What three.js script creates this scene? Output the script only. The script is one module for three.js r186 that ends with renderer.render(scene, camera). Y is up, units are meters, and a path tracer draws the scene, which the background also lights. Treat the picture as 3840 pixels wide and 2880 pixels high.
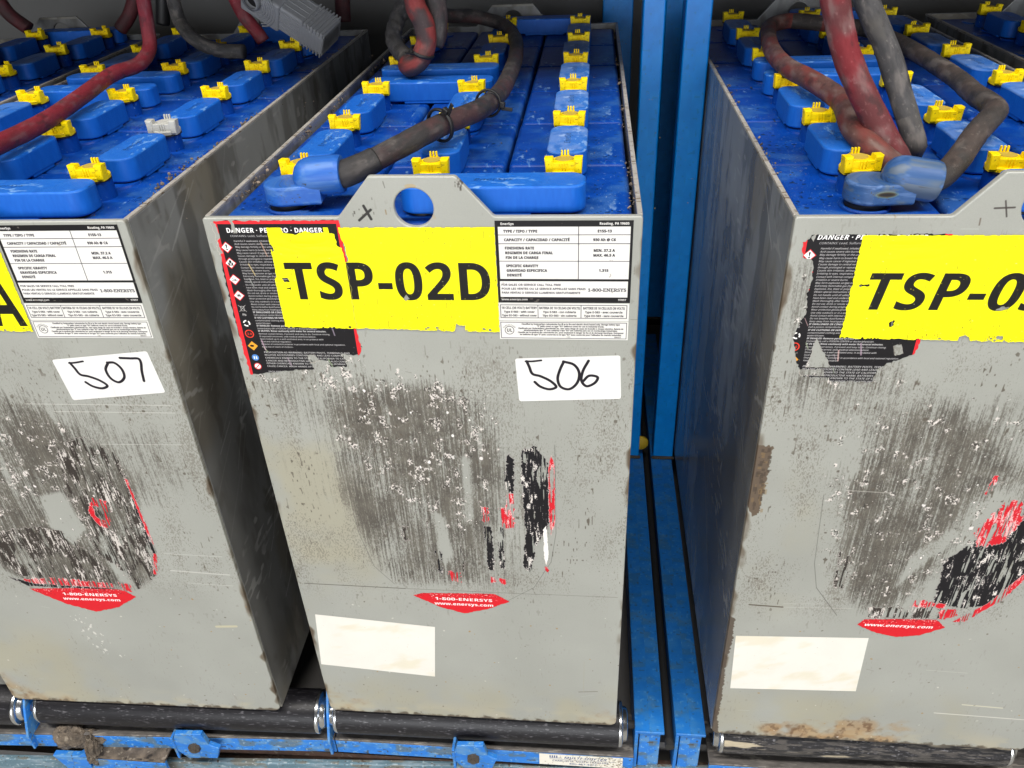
import * as THREE from 'three';
import { RoundedBoxGeometry } from 'three/addons/geometries/RoundedBoxGeometry.js';
import { mergeGeometries } from 'three/addons/utils/BufferGeometryUtils.js';
import { RectAreaLightUniformsLib } from 'three/addons/lights/RectAreaLightUniformsLib.js';

// ---------------------------------------------------------------- camera, light, exposure
const scene = new THREE.Scene();
const camera = new THREE.PerspectiveCamera(51.297, 4 / 3, 0.02, 60);
camera.position.set(0.36543, 1.26971, 0.6888);
camera.rotation.set(-0.57736, 0.11255, -0.04578, 'YXZ');
scene.add(camera);
const renderer = new THREE.WebGLRenderer({ antialias: true });
renderer.toneMapping = THREE.LinearToneMapping;
renderer.toneMappingExposure = 1.0;
renderer.shadowMap.enabled = true;
RectAreaLightUniformsLib.init();
scene.background = new THREE.Color(0.06, 0.06, 0.062);            // the grey of the hall around the rack

const LAMP_SPOTS = [[-3.1, 4.3, 1.25], [-1.3, 4.3, 1.25], [0.5, 4.3, 1.25], [2.3, 4.3, 1.25], [4.1, 4.3, 1.25]];
const LAMP_W = 1.5, LAMP_D = 0.5, LAMP_POWER = 31.5;
const SOFTBOX_POWER = 8, SOFTBOX_W = 7, SOFTBOX_H = 2.2;                     // added door across the aisle: made-up source of low front light

// ---------------------------------------------------------------- helpers
const W = 0.4128, H = 0.756, L = 1.022, RIM = 1.0, BASE = RIM - H, PANEL = 0.0064, LUG = 0.0386, CELLTOP = H - 0.0095;
const rng = (seed) => () => { seed = (seed + 0x6d2b79f5) | 0; let t = Math.imul(seed ^ (seed >>> 15), 1 | seed); t = (t + Math.imul(t ^ (t >>> 7), 61 | t)) ^ t; return ((t ^ (t >>> 14)) >>> 0) / 4294967296; };
const clamp = (x, a = 0, b = 1) => (x < a ? a : x > b ? b : x);
const sstep = (a, b, x) => { const t = clamp((x - a) / (b - a)); return t * t * (3 - 2 * t); };
const lerp = (a, b, t) => a + (b - a) * t;
const PERM = new Float32Array(65536); { const r = rng(77); for (let i = 0; i < 65536; i++) PERM[i] = r(); }
const hash = (x, y) => PERM[(Math.imul(x, 73856093) ^ Math.imul(y, 19349663) ^ ((x + y * 57) << 3)) & 65535];
function noise(x, y) {
  const ix = Math.floor(x), iy = Math.floor(y); let fx = x - ix, fy = y - iy; fx = fx * fx * (3 - 2 * fx); fy = fy * fy * (3 - 2 * fy);
  const a = hash(ix, iy), b = hash(ix + 1, iy), c = hash(ix, iy + 1), d = hash(ix + 1, iy + 1);
  return a + (b - a) * fx + (c - a) * fy + (a - b - c + d) * fx * fy;
}
function fbm(x, y, o = 4) { let s = 0, a = 0.5, n = 0; for (let i = 0; i < o; i++) { s += a * noise(x + i * 17.3, y - i * 9.1); n += a; a *= 0.5; x *= 2.03; y *= 2.03; } return s / n; }

const used = new Map();
function numbered(name) { const n = used.get(name) ?? 0; used.set(name, n + 1); return n ? name + '_' + String(n).padStart(3, '0') : name; }
function shade(o) { o.traverse((m) => { if (m.isMesh) { m.castShadow = true; m.receiveShadow = true; } }); return o; }
function part(name, geo, mat, parent) { const m = new THREE.Mesh(geo, mat); m.name = name; m.castShadow = m.receiveShadow = true; parent.add(m); return m; }
function thing(name, label, category, pos = [0, 0, 0], group) {
  const o = new THREE.Group(); o.name = numbered(name); o.position.set(...pos); o.userData = { label, category }; if (group) o.userData.group = group; scene.add(o); return o;
}
function tag(o, label, category, group) { o.userData = { label, category }; if (group) o.userData.group = group; return o; }
function struct(name, geo, mat) { const m = new THREE.Mesh(geo, mat); m.name = numbered(name); m.userData.kind = 'structure'; m.castShadow = m.receiveShadow = true; scene.add(m); return m; }
const flat = (g) => { const n = g.index ? g.toNonIndexed() : g; for (const k of Object.keys(n.attributes)) if (!['position', 'normal', 'uv'].includes(k)) n.deleteAttribute(k); return n; };
const join = (...gs) => mergeGeometries(gs.map(flat));
const box = (w, h, d, x = 0, y = 0, z = 0) => new THREE.BoxGeometry(w, h, d).translate(x, y, z);
const rbox = (w, h, d, r, x = 0, y = 0, z = 0, s = 3) => new RoundedBoxGeometry(w, h, d, s, r).translate(x, y, z);
const cyl = (r0, r1, h, x = 0, y = 0, z = 0, n = 32) => new THREE.CylinderGeometry(r0, r1, h, n).translate(x, y, z);
function uvBy(g, f) { const p = g.attributes.position, uv = new Float32Array(p.count * 2); for (let i = 0; i < p.count; i++) { const q = f(p.getX(i), p.getY(i), p.getZ(i)); uv[2 * i] = q[0]; uv[2 * i + 1] = q[1]; } g.setAttribute('uv', new THREE.BufferAttribute(uv, 2)); return g; }
function boxUV(g, k = 1) { // metres, by the way a face points
  g = flat(g); const p = g.attributes.position, n = g.attributes.normal, uv = new Float32Array(p.count * 2);
  for (let i = 0; i < p.count; i++) { const ax = Math.abs(n.getX(i)), ay = Math.abs(n.getY(i)), az = Math.abs(n.getZ(i)); const x = p.getX(i), y = p.getY(i), z = p.getZ(i); const q = ay > ax && ay > az ? [x, z] : ax > az ? [z, y] : [x, y]; uv[2 * i] = q[0] * k; uv[2 * i + 1] = q[1] * k; }
  g.setAttribute('uv', new THREE.BufferAttribute(uv, 2)); return g;
}
function canvas(w, h) { const c = document.createElement('canvas'); c.width = Math.round(w); c.height = Math.round(h); return c; }
function tex(c, srgb = true, wrap = false) { const t = new THREE.CanvasTexture(c); if (srgb) t.colorSpace = THREE.SRGBColorSpace; if (wrap) t.wrapS = t.wrapT = THREE.RepeatWrapping; t.magFilter = THREE.LinearFilter; return t; }
function pixels(c, f) { const x = c.getContext('2d'), im = x.createImageData(c.width, c.height), d = im.data; const o = [0, 0, 0, 255]; for (let j = 0, i = 0; j < c.height; j++) for (let k = 0; k < c.width; k++, i += 4) { o[3] = 255; f(k, j, o); d[i] = o[0]; d[i + 1] = o[1]; d[i + 2] = o[2]; d[i + 3] = o[3]; } x.putImageData(im, 0, 0); return c; }
function tile(n, f) { return pixels(canvas(n, n), f); }
const mix3 = (o, r, g, b, t) => { o[0] += (r - o[0]) * t; o[1] += (g - o[1]) * t; o[2] += (b - o[2]) * t; };
const std = (p) => new THREE.MeshStandardMaterial(p);
const phys = (p) => new THREE.MeshPhysicalMaterial(p);
function txt(x, s, px, py, size, o = {}) { // text in canvas pixels; o.w squeezes it to that width
  x.save(); x.font = (o.style ?? '') + ' ' + size + 'px ' + (o.font ?? 'sans-serif'); x.fillStyle = o.color ?? '#fff'; x.textBaseline = o.base ?? 'alphabetic'; x.textAlign = o.align ?? 'left';
  x.translate(px, py); if (o.rot) x.rotate(o.rot); if (o.w) { const m = x.measureText(s).width; x.scale(o.w / m, 1); } x.fillText(s, 0, 0); if (o.fat) { x.strokeStyle = x.fillStyle; x.lineWidth = o.fat; x.strokeText(s, 0, 0); } x.restore();
}
function poly(x, pts, k, ox, oy, fill, stroke, lw) { x.beginPath(); pts.forEach((p, i) => (i ? x.lineTo : x.moveTo).call(x, (p[0] - ox) * k, (p[1] - oy) * k)); x.closePath(); if (fill) { x.fillStyle = fill; x.fill(); } if (stroke) { x.strokeStyle = stroke; x.lineWidth = lw; x.stroke(); } }
function rough(pts, amp, seed, step = 0.002) { // a polygon with torn edges
  const out = []; for (let i = 0; i < pts.length; i++) { const a = pts[i], b = pts[(i + 1) % pts.length], d = Math.hypot(b[0] - a[0], b[1] - a[1]), n = Math.max(1, Math.round(d / step)); for (let k = 0; k < n; k++) { const t = k / n, w = k ? (noise(i * 31 + k * 0.9 + seed, seed * 3.7) - 0.5) * 2 * amp : 0; out.push([a[0] + (b[0] - a[0]) * t - ((b[1] - a[1]) / d) * w, a[1] + (b[1] - a[1]) * t + ((b[0] - a[0]) / d) * w]); } }
  return out;
}
function maskOf(polys, x0, y0, w, h, k, blur) { // soft mask of polygons given in metres
  const c = canvas(w * k, h * k), x = c.getContext('2d'); x.fillStyle = '#000'; x.fillRect(0, 0, c.width, c.height);
  for (const p of polys) { x.globalAlpha = p.a ?? 1; poly(x, p.pts, k, x0, y0, '#fff'); }
  const d = x.getImageData(0, 0, c.width, c.height).data, cw = c.width, ch = c.height; let m = new Float32Array(cw * ch); for (let i = 0; i < m.length; i++) m[i] = d[i * 4] / 255;
  const r = Math.max(1, Math.round(blur * k));
  for (let pass = 0; pass < 2; pass++) { for (const [sx, sy, nx, ny] of [[1, cw, cw, ch], [cw, 1, ch, cw]]) { const o = new Float32Array(m.length); for (let j = 0; j < ny; j++) { let s = 0; for (let i = -r; i <= r; i++) s += m[clamp(i, 0, nx - 1) * sx + j * sy]; for (let i = 0; i < nx; i++) { o[i * sx + j * sy] = s / (2 * r + 1); s += m[clamp(i + r + 1, 0, nx - 1) * sx + j * sy] - m[clamp(i - r, 0, nx - 1) * sx + j * sy]; } } m = o; } }
  return (X, Y) => { const fx = clamp((X - x0) * k - 0.5, 0, cw - 1.001), fy = clamp((Y - y0) * k - 0.5, 0, ch - 1.001), ix = fx | 0, iy = fy | 0, a = fx - ix, b = fy - iy, i = iy * cw + ix; return lerp(lerp(m[i], m[i + 1], a), lerp(m[i + cw], m[i + cw + 1], a), b); };
}

// ---------------------------------------------------------------- shared materials
const GREY = [150, 151, 144];
function sideTexture(seed) { // painted sheet steel of the tray sides: scratches, scuffs, rust
  const k = 760, w = 1.03, h = 0.79, c = canvas(w * k, h * k), r = rng(seed);
  pixels(c, (i, j, o) => { const X = i / k + seed, Y = j / k; const v = (fbm(X * 9, Y * 9) - 0.5) * 22; o[0] = 130 + v; o[1] = 132 + v; o[2] = 132 + v; const rust = sstep(0.6, 0.78, fbm(X * 7 + 40, Y * 4 + seed)); mix3(o, 104, 90, 64, rust * 0.4); const lo = fbm(X * 5 + 3, Y * 3.4 + seed, 4); mix3(o, 66, 64, 61, 0.5 * sstep(0.45, 0.65, lo)); const sm = sstep(0.5, 0.75, noise(X * 34, Y * 7) * 0.6 + fbm(X * 60, Y * 22, 3) * 0.5); mix3(o, 78, 77, 75, sm * 0.5); const sc = sstep(0.7, 0.8, noise(X * 60, Y * 190)) * sstep(0.5, 0.7, fbm(X * 12, Y * 12 + 7)); mix3(o, 160, 160, 158, sc * 0.5); const d = sstep(0.6, 0.75, fbm(X * 30, Y * 16 + 3)); mix3(o, 66, 62, 56, d * 0.4); });
  const x = c.getContext('2d'); x.lineCap = 'round';
  for (let n = 0; n < 240; n++) { const a = -0.9 + r() * 0.5, l = 6 + r() * r() * 120, px = r() * c.width, py = r() * c.height; x.strokeStyle = `rgba(190,190,188,${0.1 + r() * 0.35})`; x.lineWidth = 0.6 + r(); x.beginPath(); x.moveTo(px, py); x.lineTo(px + Math.cos(a) * l, py - Math.sin(a) * l); x.stroke(); }
  return c;
}
const sideTex = tex(sideTexture(3), true, true); sideTex.repeat.set(1 / 1.03, 1 / 0.79);
const M = {
  side: std({ map: sideTex, roughness: 0.27, metalness: 0.0 }),
  black: std({ color: 0x101012, roughness: 0.55 }),
  seam: std({ color: 0x050506, roughness: 0.9 }),
  steel: std({ color: new THREE.Color(0.62, 0.63, 0.64), roughness: 0.22, metalness: 1 }),
  dark: std({ color: 0x1d1c1b, roughness: 0.8 }),
};
function bluePlastic(seed, base, dusty, scuff) {
  return tile(512, (i, j, o) => { const X = i / 512 * 8, Y = j / 512 * 8; o[0] = base[0]; o[1] = base[1]; o[2] = base[2]; const v = (fbm(X * 3 + seed, Y * 3) - 0.5) * 16; o[0] += v; o[1] += v; o[2] += v;
    mix3(o, 120, 140, 175, dusty * sstep(0.5, 0.75, fbm(X * 0.9 + seed * 3, Y * 0.9 + 5)));
    mix3(o, 165, 178, 205, scuff * sstep(0.68, 0.8, fbm(X * 4 + 9, Y * 1.6 + seed)) * sstep(0.45, 0.65, fbm(X * 0.7, Y * 0.7 + seed)));
    mix3(o, 12, 18, 30, 0.55 * sstep(0.78, 0.83, noise(X * 9 + seed, Y * 9)) * sstep(0.62, 0.7, fbm(X, Y + 40)));
    mix3(o, 190, 195, 200, 0.7 * sstep(0.93, 0.96, noise(X * 14, Y * 14 + seed))); });
}
const cellTex = [1, 2, 3].map((s) => { const t = tex(bluePlastic(s * 11, [2, 60, 148], 0.32, 0.6), true, true); t.repeat.set(5, 5); t.offset.set(s * 0.37, s * 0.21); return t; });
const bumpTile = tex(tile(512, (i, j, o) => { const v = 128 + (fbm(i / 5, j / 5, 3) - 0.5) * 120; o[0] = o[1] = o[2] = v; }), false, true); bumpTile.repeat.set(8, 8);
M.cell = cellTex.map((t) => phys({ specularIntensity: 0.5, map: t, roughness: 0.42, bumpMap: bumpTile, bumpScale: 0.00025 }));
function coverCanvas(seed, dusty) { // the moulded lid over a link: dust film in patches, rubbed edges, the maker's name pressed in
  const c = canvas(512, 256), r = rng(seed);
  pixels(c, (i, j, o) => { const X = i / 64, Y = j / 64; o[0] = 14; o[1] = 92; o[2] = 188; const v = (fbm(X * 4 + seed, Y * 4) - 0.5) * 14; o[0] += v; o[1] += v; o[2] += v;
    if (j < 212) mix3(o, 96, 130, 194, dusty * (0.45 + 0.55 * sstep(0.3, 0.6, fbm(X * 0.8 + seed, Y * 0.8))));
    if (j > 212) return; mix3(o, 170, 190, 224, 0.55 * sstep(0.6, 0.74, fbm(X * 1.3 + seed * 2, Y * 3.2)) * sstep(0.42, 0.6, fbm(X * 0.5 + seed, Y * 0.6 + 3)));
    mix3(o, 10, 74, 160, 0.35 * sstep(0.6, 0.8, fbm(X * 1.1 + 30 + seed, Y * 1.1)) ); });
  const x = c.getContext('2d'); txt(x, 'EnerSys', 256 - 92, 122, 46, { style: 'italic bold', color: 'rgba(16,42,78,0.55)', w: 184 });
  for (let n = 0; n < 26; n++) { x.strokeStyle = `rgba(190,205,232,${0.15 + r() * 0.4})`; x.lineWidth = 0.8 + r() * 1.4; const px = r() * 512, py = r() * 205; x.beginPath(); x.moveTo(px, py); x.lineTo(px + (r() - 0.5) * 60, py + (r() - 0.5) * 24); x.stroke(); }
  for (let n = 0; n < 12; n++) { x.fillStyle = 'rgba(14,30,56,0.6)'; x.fillRect(164 + r() * 184, 90 + r() * 36, 2 + r() * 6, 1.5 + r() * 2); }
  return c;
}
M.cover = [[5, 0.0], [8, 0.2], [13, 0.65], [21, 0.9]].map(([s, d]) => phys({ specularIntensity: 0.6, map: tex(coverCanvas(s, d), true, true), roughness: 0.48, bumpMap: bumpTile, bumpScale: 0.0002 }));
const capTex = tex(tile(256, (i, j, o) => { const X = i / 32, Y = j / 32; o[0] = 240; o[1] = 212; o[2] = 0; const v = (fbm(X * 3, Y * 3) - 0.5) * 18; o[0] += v; o[1] += v; mix3(o, 120, 96, 30, 0.5 * sstep(0.66, 0.8, fbm(X * 2 + 7, Y * 2))); }), true, true); capTex.repeat.set(24, 24);
M.rim = std({ map: tex(tile(256, (i, j, o) => { const X = i / 32, Y = j / 32, v = (fbm(X * 3, Y * 3) - 0.5) * 20; o[0] = 158 + v; o[1] = 154 + v; o[2] = 147 + v; mix3(o, 92, 76, 58, 0.8 * sstep(0.62, 0.72, fbm(X * 1.5 + 3, Y * 4))); }), true, true), roughness: 0.5 }); M.rim.map.repeat.set(9, 9);
M.cap = [[1, 1, 1], [0.94, 0.94, 1], [1, 0.93, 0.8], [0.86, 0.82, 0.75]].map((c) => phys({ map: capTex, color: new THREE.Color(...c), roughness: 0.5, specularIntensity: 0.4 }));
M.capGrey = std({ color: new THREE.Color(0.42, 0.42, 0.39), roughness: 0.55 });
M.lid = std({ color: new THREE.Color(0.42, 0.30, 0.035), roughness: 0.75 });

// ---------------------------------------------------------------- front panel paint with its wear
const PS = 2300;
function panelTextures(cfg) {
  const top = LUG + 0.002, w = W, h = H + top, c = canvas(w * PS, h * PS), seed = cfg.seed, r = rng(seed);
  const wear = maskOf(cfg.wear, 0, -top, w, h, 500, 0.009), foil = maskOf(cfg.foil, 0, -top, w, h, 500, 0.008), light = maskOf(cfg.light ?? [], 0, -top, w, h, 400, 0.02), clear = maskOf(cfg.clear ?? [], 0, -top, w, h, 600, 0.0015), stain = maskOf(cfg.stain ?? [], 0, -top, w, h, 300, 0.02), rust = maskOf(cfg.rust ?? [], 0, -top, w, h, 500, 0.008);
  const crisp = cfg.shield ? maskOf([{ pts: cfg.shield }], 0, -top, w, h, 700, 0.0012) : () => 1;
  const rc = canvas(c.width / 2, c.height / 2), rx = rc.getContext('2d'), rim = rx.createImageData(rc.width, rc.height);
  for (let i = 3; i < rim.data.length; i += 4) rim.data[i] = 255;
  pixels(c, (i, j, o) => {
    const X = i / PS, Y = j / PS - top, sx = X + seed * 0.371, sy = Y + seed * 0.173; let ro = 0.4;
    const v = (fbm(sx * 14, sy * 14, 3) - 0.5) * 12 + (hash(i, j) - 0.5) * 5; o[0] = GREY[0] + v; o[1] = GREY[1] + v; o[2] = GREY[2] + v;
    const st = clamp(stain(X, Y) * 1.2) * sstep(0.32, 0.7, fbm(sx * 16, sy * 16, 4)); mix3(o, 160, 152, 124, st * 0.45);
    const we = wear(X, Y), cl = clear(X, Y), li = light(X, Y);
    const s = noise(sx * 980, sy * 90) * 0.4 + noise(sx * 430 + 9, sy * 34) * 0.25 + noise(sx * 1300, sy * 760) * 0.16 + fbm(sx * 80, sy * 44, 3) * 0.4 + (fbm(sx * 22, sy * 13, 3) - 0.5) * 0.4;
    const wet = we * (1 - cl) * (Y > 0.34 ? lerp(1, crisp(X, Y), sstep(0.34, 0.38, Y) * 0.9) : 1);
    const ln = noise(sx * 1150, sy * 30) * 0.32 + noise(sx * 520 + 3, sy * 16) * 0.22 + noise(sx * 2000, sy * 900) * 0.26 + noise(sx * 800, sy * 320) * 0.2, bl = fbm(sx * 24, sy * 15, 4); let d = sstep(0.98, 1.1, s) * sstep(0.02, 0.1, wet + 0.05 + li * 0.2);
    d = Math.max(d, sstep(0.62 - 0.3 * wet, 0.86 - 0.24 * wet, ln * 0.72 + bl * 0.32) * sstep(0, 0.35, wet) * (0.45 + 0.55 * wet));
    const tone = noise(sx * 90, sy * 90) * 26 + noise(sx * 900, sy * 300) * 14; mix3(o, 56 + tone, 51 + tone, 45 + tone * 0.9, d * 0.92); ro += d * 0.3;
    const sp = sstep(0.84, 0.9, noise(sx * 520, sy * 170)) * sstep(0.46, 0.62, fbm(sx * 40, sy * 26, 3)) * clamp(0.15 + li * 0.9) * (1 - cl * 0.6); mix3(o, 80, 72, 62, sp * 0.85); const sq = sstep(0.74, 0.84, noise(sx * 1300 + 7, sy * 560) * 0.6 + fbm(sx * 34 + 4, sy * 16, 3) * 0.6) * li; mix3(o, 100, 94, 84, sq * 0.5);
    const fm = foil(X, Y) * (1 - cl); if (fm > 0.03) { const cluster = sstep(0.66, 0.78, fbm(sx * 120, sy * 105, 2) * 0.8 + fm * 0.22); const fl = cluster * sstep(0.46, 0.62, noise(sx * 620, sy * 480) * 0.6 + noise(sx * 1500, sy * 1100) * 0.4); mix3(o, 218, 210, 204, fl * 0.95); ro -= fl * 0.12; const dk = cluster * sstep(0.62, 0.8, noise(sx * 900 + 5, sy * 700)); mix3(o, 40, 36, 32, dk * 0.8); }
    const e = Math.min(X, W - X), ew = sstep(0.0052, 0.0005, e + noise(sy * 70, X > 0.2 ? 3 : 9) * 0.009 - 0.003) * sstep(cfg.edge ?? 0.5, 0.75, fbm(sy * 26, (X > 0.2 ? 40 : 80) + seed, 3)); mix3(o, 74, 60, 44, ew * 0.9); ro += ew * 0.3;
    const ru = rust(X, Y), rr = sstep(0.5, 0.8, fbm(sx * 40, sy * 60, 5) * 0.85 + ru * 0.36) * ru; mix3(o, 152, 112, 66, rr * (0.35 + 0.45 * fbm(sx * 60 + 9, sy * 90, 3))); mix3(o, 92, 66, 44, rr * 0.75 * sstep(0.5, 0.75, fbm(sx * 150, sy * 120, 4))); ro += rr * 0.35;
    const bot = sstep(H - 0.045, H, Y) * sstep(0.45, 0.65, fbm(sx * 30, sy * 60, 4)); mix3(o, 176, 165, 138, bot * 0.5); const lip = sstep(H - 0.007, H - 0.001, Y + (fbm(sx * 120, sy * 90, 4) - 0.5) * 0.016); mix3(o, 72, 62, 50, lip * 0.8); ro += lip * 0.3;
    if (!(i & 1) && !(j & 1)) { const q = ((j >> 1) * rc.width + (i >> 1)) * 4; if (i >> 1 < rc.width && j >> 1 < rc.height) rim.data[q] = rim.data[q + 1] = rim.data[q + 2] = clamp(ro, 0.2, 1) * 255; }
  });
  rx.putImageData(rim, 0, 0);
  const x = c.getContext('2d'), P = (a, b) => [a * PS, (b + top) * PS]; x.lineCap = 'round';
  for (const [x0, y0, x1, y1, wd, col] of cfg.lines ?? []) { x.strokeStyle = col; x.lineWidth = wd * PS; x.beginPath(); x.moveTo(...P(x0, y0)); x.lineTo(...P(x1, y1)); x.stroke(); }
  for (let n = 0; n < 46; n++) { const px = r() * W, py = r() * H, l = (r() - 0.5) * 0.05 * r(); x.strokeStyle = r() < 0.55 ? `rgba(190,190,184,${0.2 + r() * 0.4})` : `rgba(70,64,56,${0.3 + r() * 0.4})`; x.lineWidth = (0.0002 + r() * 0.0005) * PS; x.beginPath(); x.moveTo(...P(px, py)); x.lineTo(...P(px + l, py + (r() - 0.4) * 0.012 * r())); x.stroke(); }
  for (let n = 0; n < 60; n++) { const px = r() * W, py = lerp(0.52, H, r()); const [a, b] = P(px, py); x.fillStyle = ['rgba(206,202,192,0.7)', 'rgba(150,110,52,0.7)', 'rgba(84,74,62,0.7)'][n % 3]; x.beginPath(); x.ellipse(a, b, 1 + r() * 3, 1 + r() * 2, r() * 3, 0, 7); x.fill(); }
  for (let n = 0, tries = 0; n < (cfg.flakes ?? 0) && tries < 4000; tries++) { const px = r() * W, py = r() * H; if (foil(px, py) < 0.35 + r() * 0.5) continue; n++; const s = (0.0005 + r() * r() * r() * 0.0024) * PS, [a, b] = P(px, py), m = 5 + (r() * 4 | 0), g = 205 + r() * 40; x.beginPath(); for (let q = 0; q < m; q++) { const t = q / m * 6.283, e = s * (0.45 + r()); (q ? x.lineTo : x.moveTo).call(x, a + Math.cos(t) * e, b + Math.sin(t) * e * 1.3); } x.closePath(); x.fillStyle = `rgb(${g},${g - 5},${g - 9})`; x.fill(); if (r() < 0.6) { x.strokeStyle = 'rgba(60,52,46,0.7)'; x.lineWidth = 1; x.stroke(); } }
  cfg.draw?.(x, P);
  return { map: tex(c), rough: tex(rc, false) };
}
const panelUV = (X, Y) => [(X + W / 2) / W, Y / (H + LUG + 0.002)];
function panelShape(lug = true) {
  const s = new THREE.Shape(), b = W / 2, rb = 0.012, rt = 0.0035;
  s.moveTo(-b + rb, 0); s.lineTo(b - rb, 0); s.quadraticCurveTo(b, 0, b, rb); s.lineTo(b, H - rt); s.quadraticCurveTo(b, H, b - rt, H);
  s.lineTo(0.0738, H); s.quadraticCurveTo(0.0715, H, 0.07, H + 0.002); s.lineTo(0.0403, H + LUG - 0.0025); s.quadraticCurveTo(0.0388, H + LUG - 0.0006, 0.0365, H + LUG - 0.0006); s.lineTo(-0.0388, H + LUG); s.quadraticCurveTo(-0.0412, H + LUG, -0.0426, H + LUG - 0.002); s.lineTo(-0.073, H + 0.0015); s.quadraticCurveTo(-0.0745, H, -0.077, H);
  s.lineTo(-b + rt, H); s.quadraticCurveTo(-b, H, -b, H - rt); s.lineTo(-b, rb); s.quadraticCurveTo(-b, 0, -b + rb, 0);
  const hole = new THREE.Path(); hole.absellipse(-0.0019, H + 0.0087, 0.0183, 0.0186, 0, Math.PI * 2, true); s.holes.push(hole);
  return s;
}
const panelGeo = (() => { const b = 0.0013; const g = new THREE.ExtrudeGeometry(panelShape(), { depth: PANEL - 2 * b, bevelThickness: b, bevelSize: b, bevelOffset: -b, bevelSegments: 3, curveSegments: 24 }).translate(0, 0, -(PANEL - b)); return uvBy(g, panelUV); })();
const SIDE_T = 0.005, TRAY_TOP = H - 0.003;
const sideGeo = (s) => boxUV(rbox(SIDE_T, TRAY_TOP, L - 0.0065 - 0.005, 0.0012, s * (W / 2 - SIDE_T / 2), TRAY_TOP / 2, -(L + 0.0065 - 0.005) / 2 ));
const rimGeo = (s) => boxUV(rbox(SIDE_T, 0.003, L - 0.0075, 0.0008, s * (W / 2 - SIDE_T / 2), TRAY_TOP + 0.0012, -(L + 0.0072) / 2));
const floorGeo = boxUV(box(W - 0.014, 0.005, L - 0.02, 0, 0.003, -L / 2));
const backGeo = boxUV(panelGeo.clone().rotateY(Math.PI).translate(0, 0, -L));

// ---------------------------------------------------------------- cells, caps, covers
const PITCH = 0.168, COLX = [-0.1335, 0, 0.1335], rowZ = (r) => -0.0075 - PITCH * (r + 0.5);
const cellGeo = (() => {
  const gs = [rbox(0.1292, 0.034, PITCH - 0.0016, 0.006, 0, -0.017, 0, 4), box(0.126, 0.2, PITCH - 0.006, 0, -0.134, 0), cyl(0.0152, 0.0158, 0.019, 0, 0.0095, 0), cyl(0.0205, 0.0215, 0.0022, 0, 0.0009, 0.042), cyl(0.0205, 0.0215, 0.0022, 0, 0.0009, -0.042)];
  for (const [x, z] of [[-0.047, 0.071], [0.047, 0.071]]) { gs.push(rbox(0.013, 0.0012, 0.0022, 0.0004, x, 0.0002, z, 1), rbox(0.0022, 0.0012, 0.008, 0.0004, x, 0.0002, z, 1)); }
  const r = rng(5); for (let k = 0; k < 7; k++) gs.push(rbox(0.0012, 0.001, 0.004 + r() * 0.003, 0.0003, 0.036 + k * 0.0026, 0.0001, 0.012 + (r() - 0.5) * 0.003, 1).rotateY((r() - 0.5) * 0.02));
  const g = join(...gs); return uvBy(g, (x, y, z) => [x + y * 0.6, z + y * 0.5]);
})();
const capGeo = (() => {
  const wing = new THREE.Shape(); wing.moveTo(-0.0172, 0.0004); wing.lineTo(0.0172, 0.0004); wing.lineTo(0.0186, 0.0172); wing.lineTo(0.0106, 0.0172); wing.lineTo(0.0096, 0.0128); wing.lineTo(-0.0096, 0.0128); wing.lineTo(-0.0106, 0.0172); wing.lineTo(-0.0186, 0.0172); wing.closePath();
  const plate = new THREE.ExtrudeGeometry(wing, { depth: 0.0086, bevelThickness: 0.0007, bevelSize: 0.0007, bevelOffset: -0.0007, bevelSegments: 2 }).translate(0, 0, 0.0028);
  const gs = [plate, cyl(0.0166, 0.0162, 0.0036, 0, 0.0018, 0, 36), cyl(0.016, 0.0166, 0.0012, 0, 0.0042, 0, 36), cyl(0.0118, 0.012, 0.0126, 0, 0.0063, -0.001, 32), rbox(0.0068, 0.0142, 0.0022, 0.0008, -0.0142, 0.0092, 0.0119, 2), rbox(0.0068, 0.0142, 0.0022, 0.0008, 0.0142, 0.0092, 0.0119, 2)];
  for (const k of [-1, 0, 1]) { gs.push(rbox(0.0018, 0.0098, 0.0034, 0.0007, k * 0.003 + 0.0005, 0.0082, 0.0118, 2), rbox(0.0019, 0.0186, 0.003, 0.0008, k * 0.0031, 0.0098, -0.0098, 2)); }
  gs.push(box(0.009, 0.0134, 0.002, 0, 0.007, -0.0102));
  return uvBy(join(...gs), (x, y, z) => [x + z * 0.5, y + z * 0.3]);
})();
const gasketGeo = cyl(0.0167, 0.0167, 0.002, 0, -0.0006, 0, 32), lidGeo = cyl(0.0092, 0.0092, 0.001, 0, 0.0129, -0.0018, 28);
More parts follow.
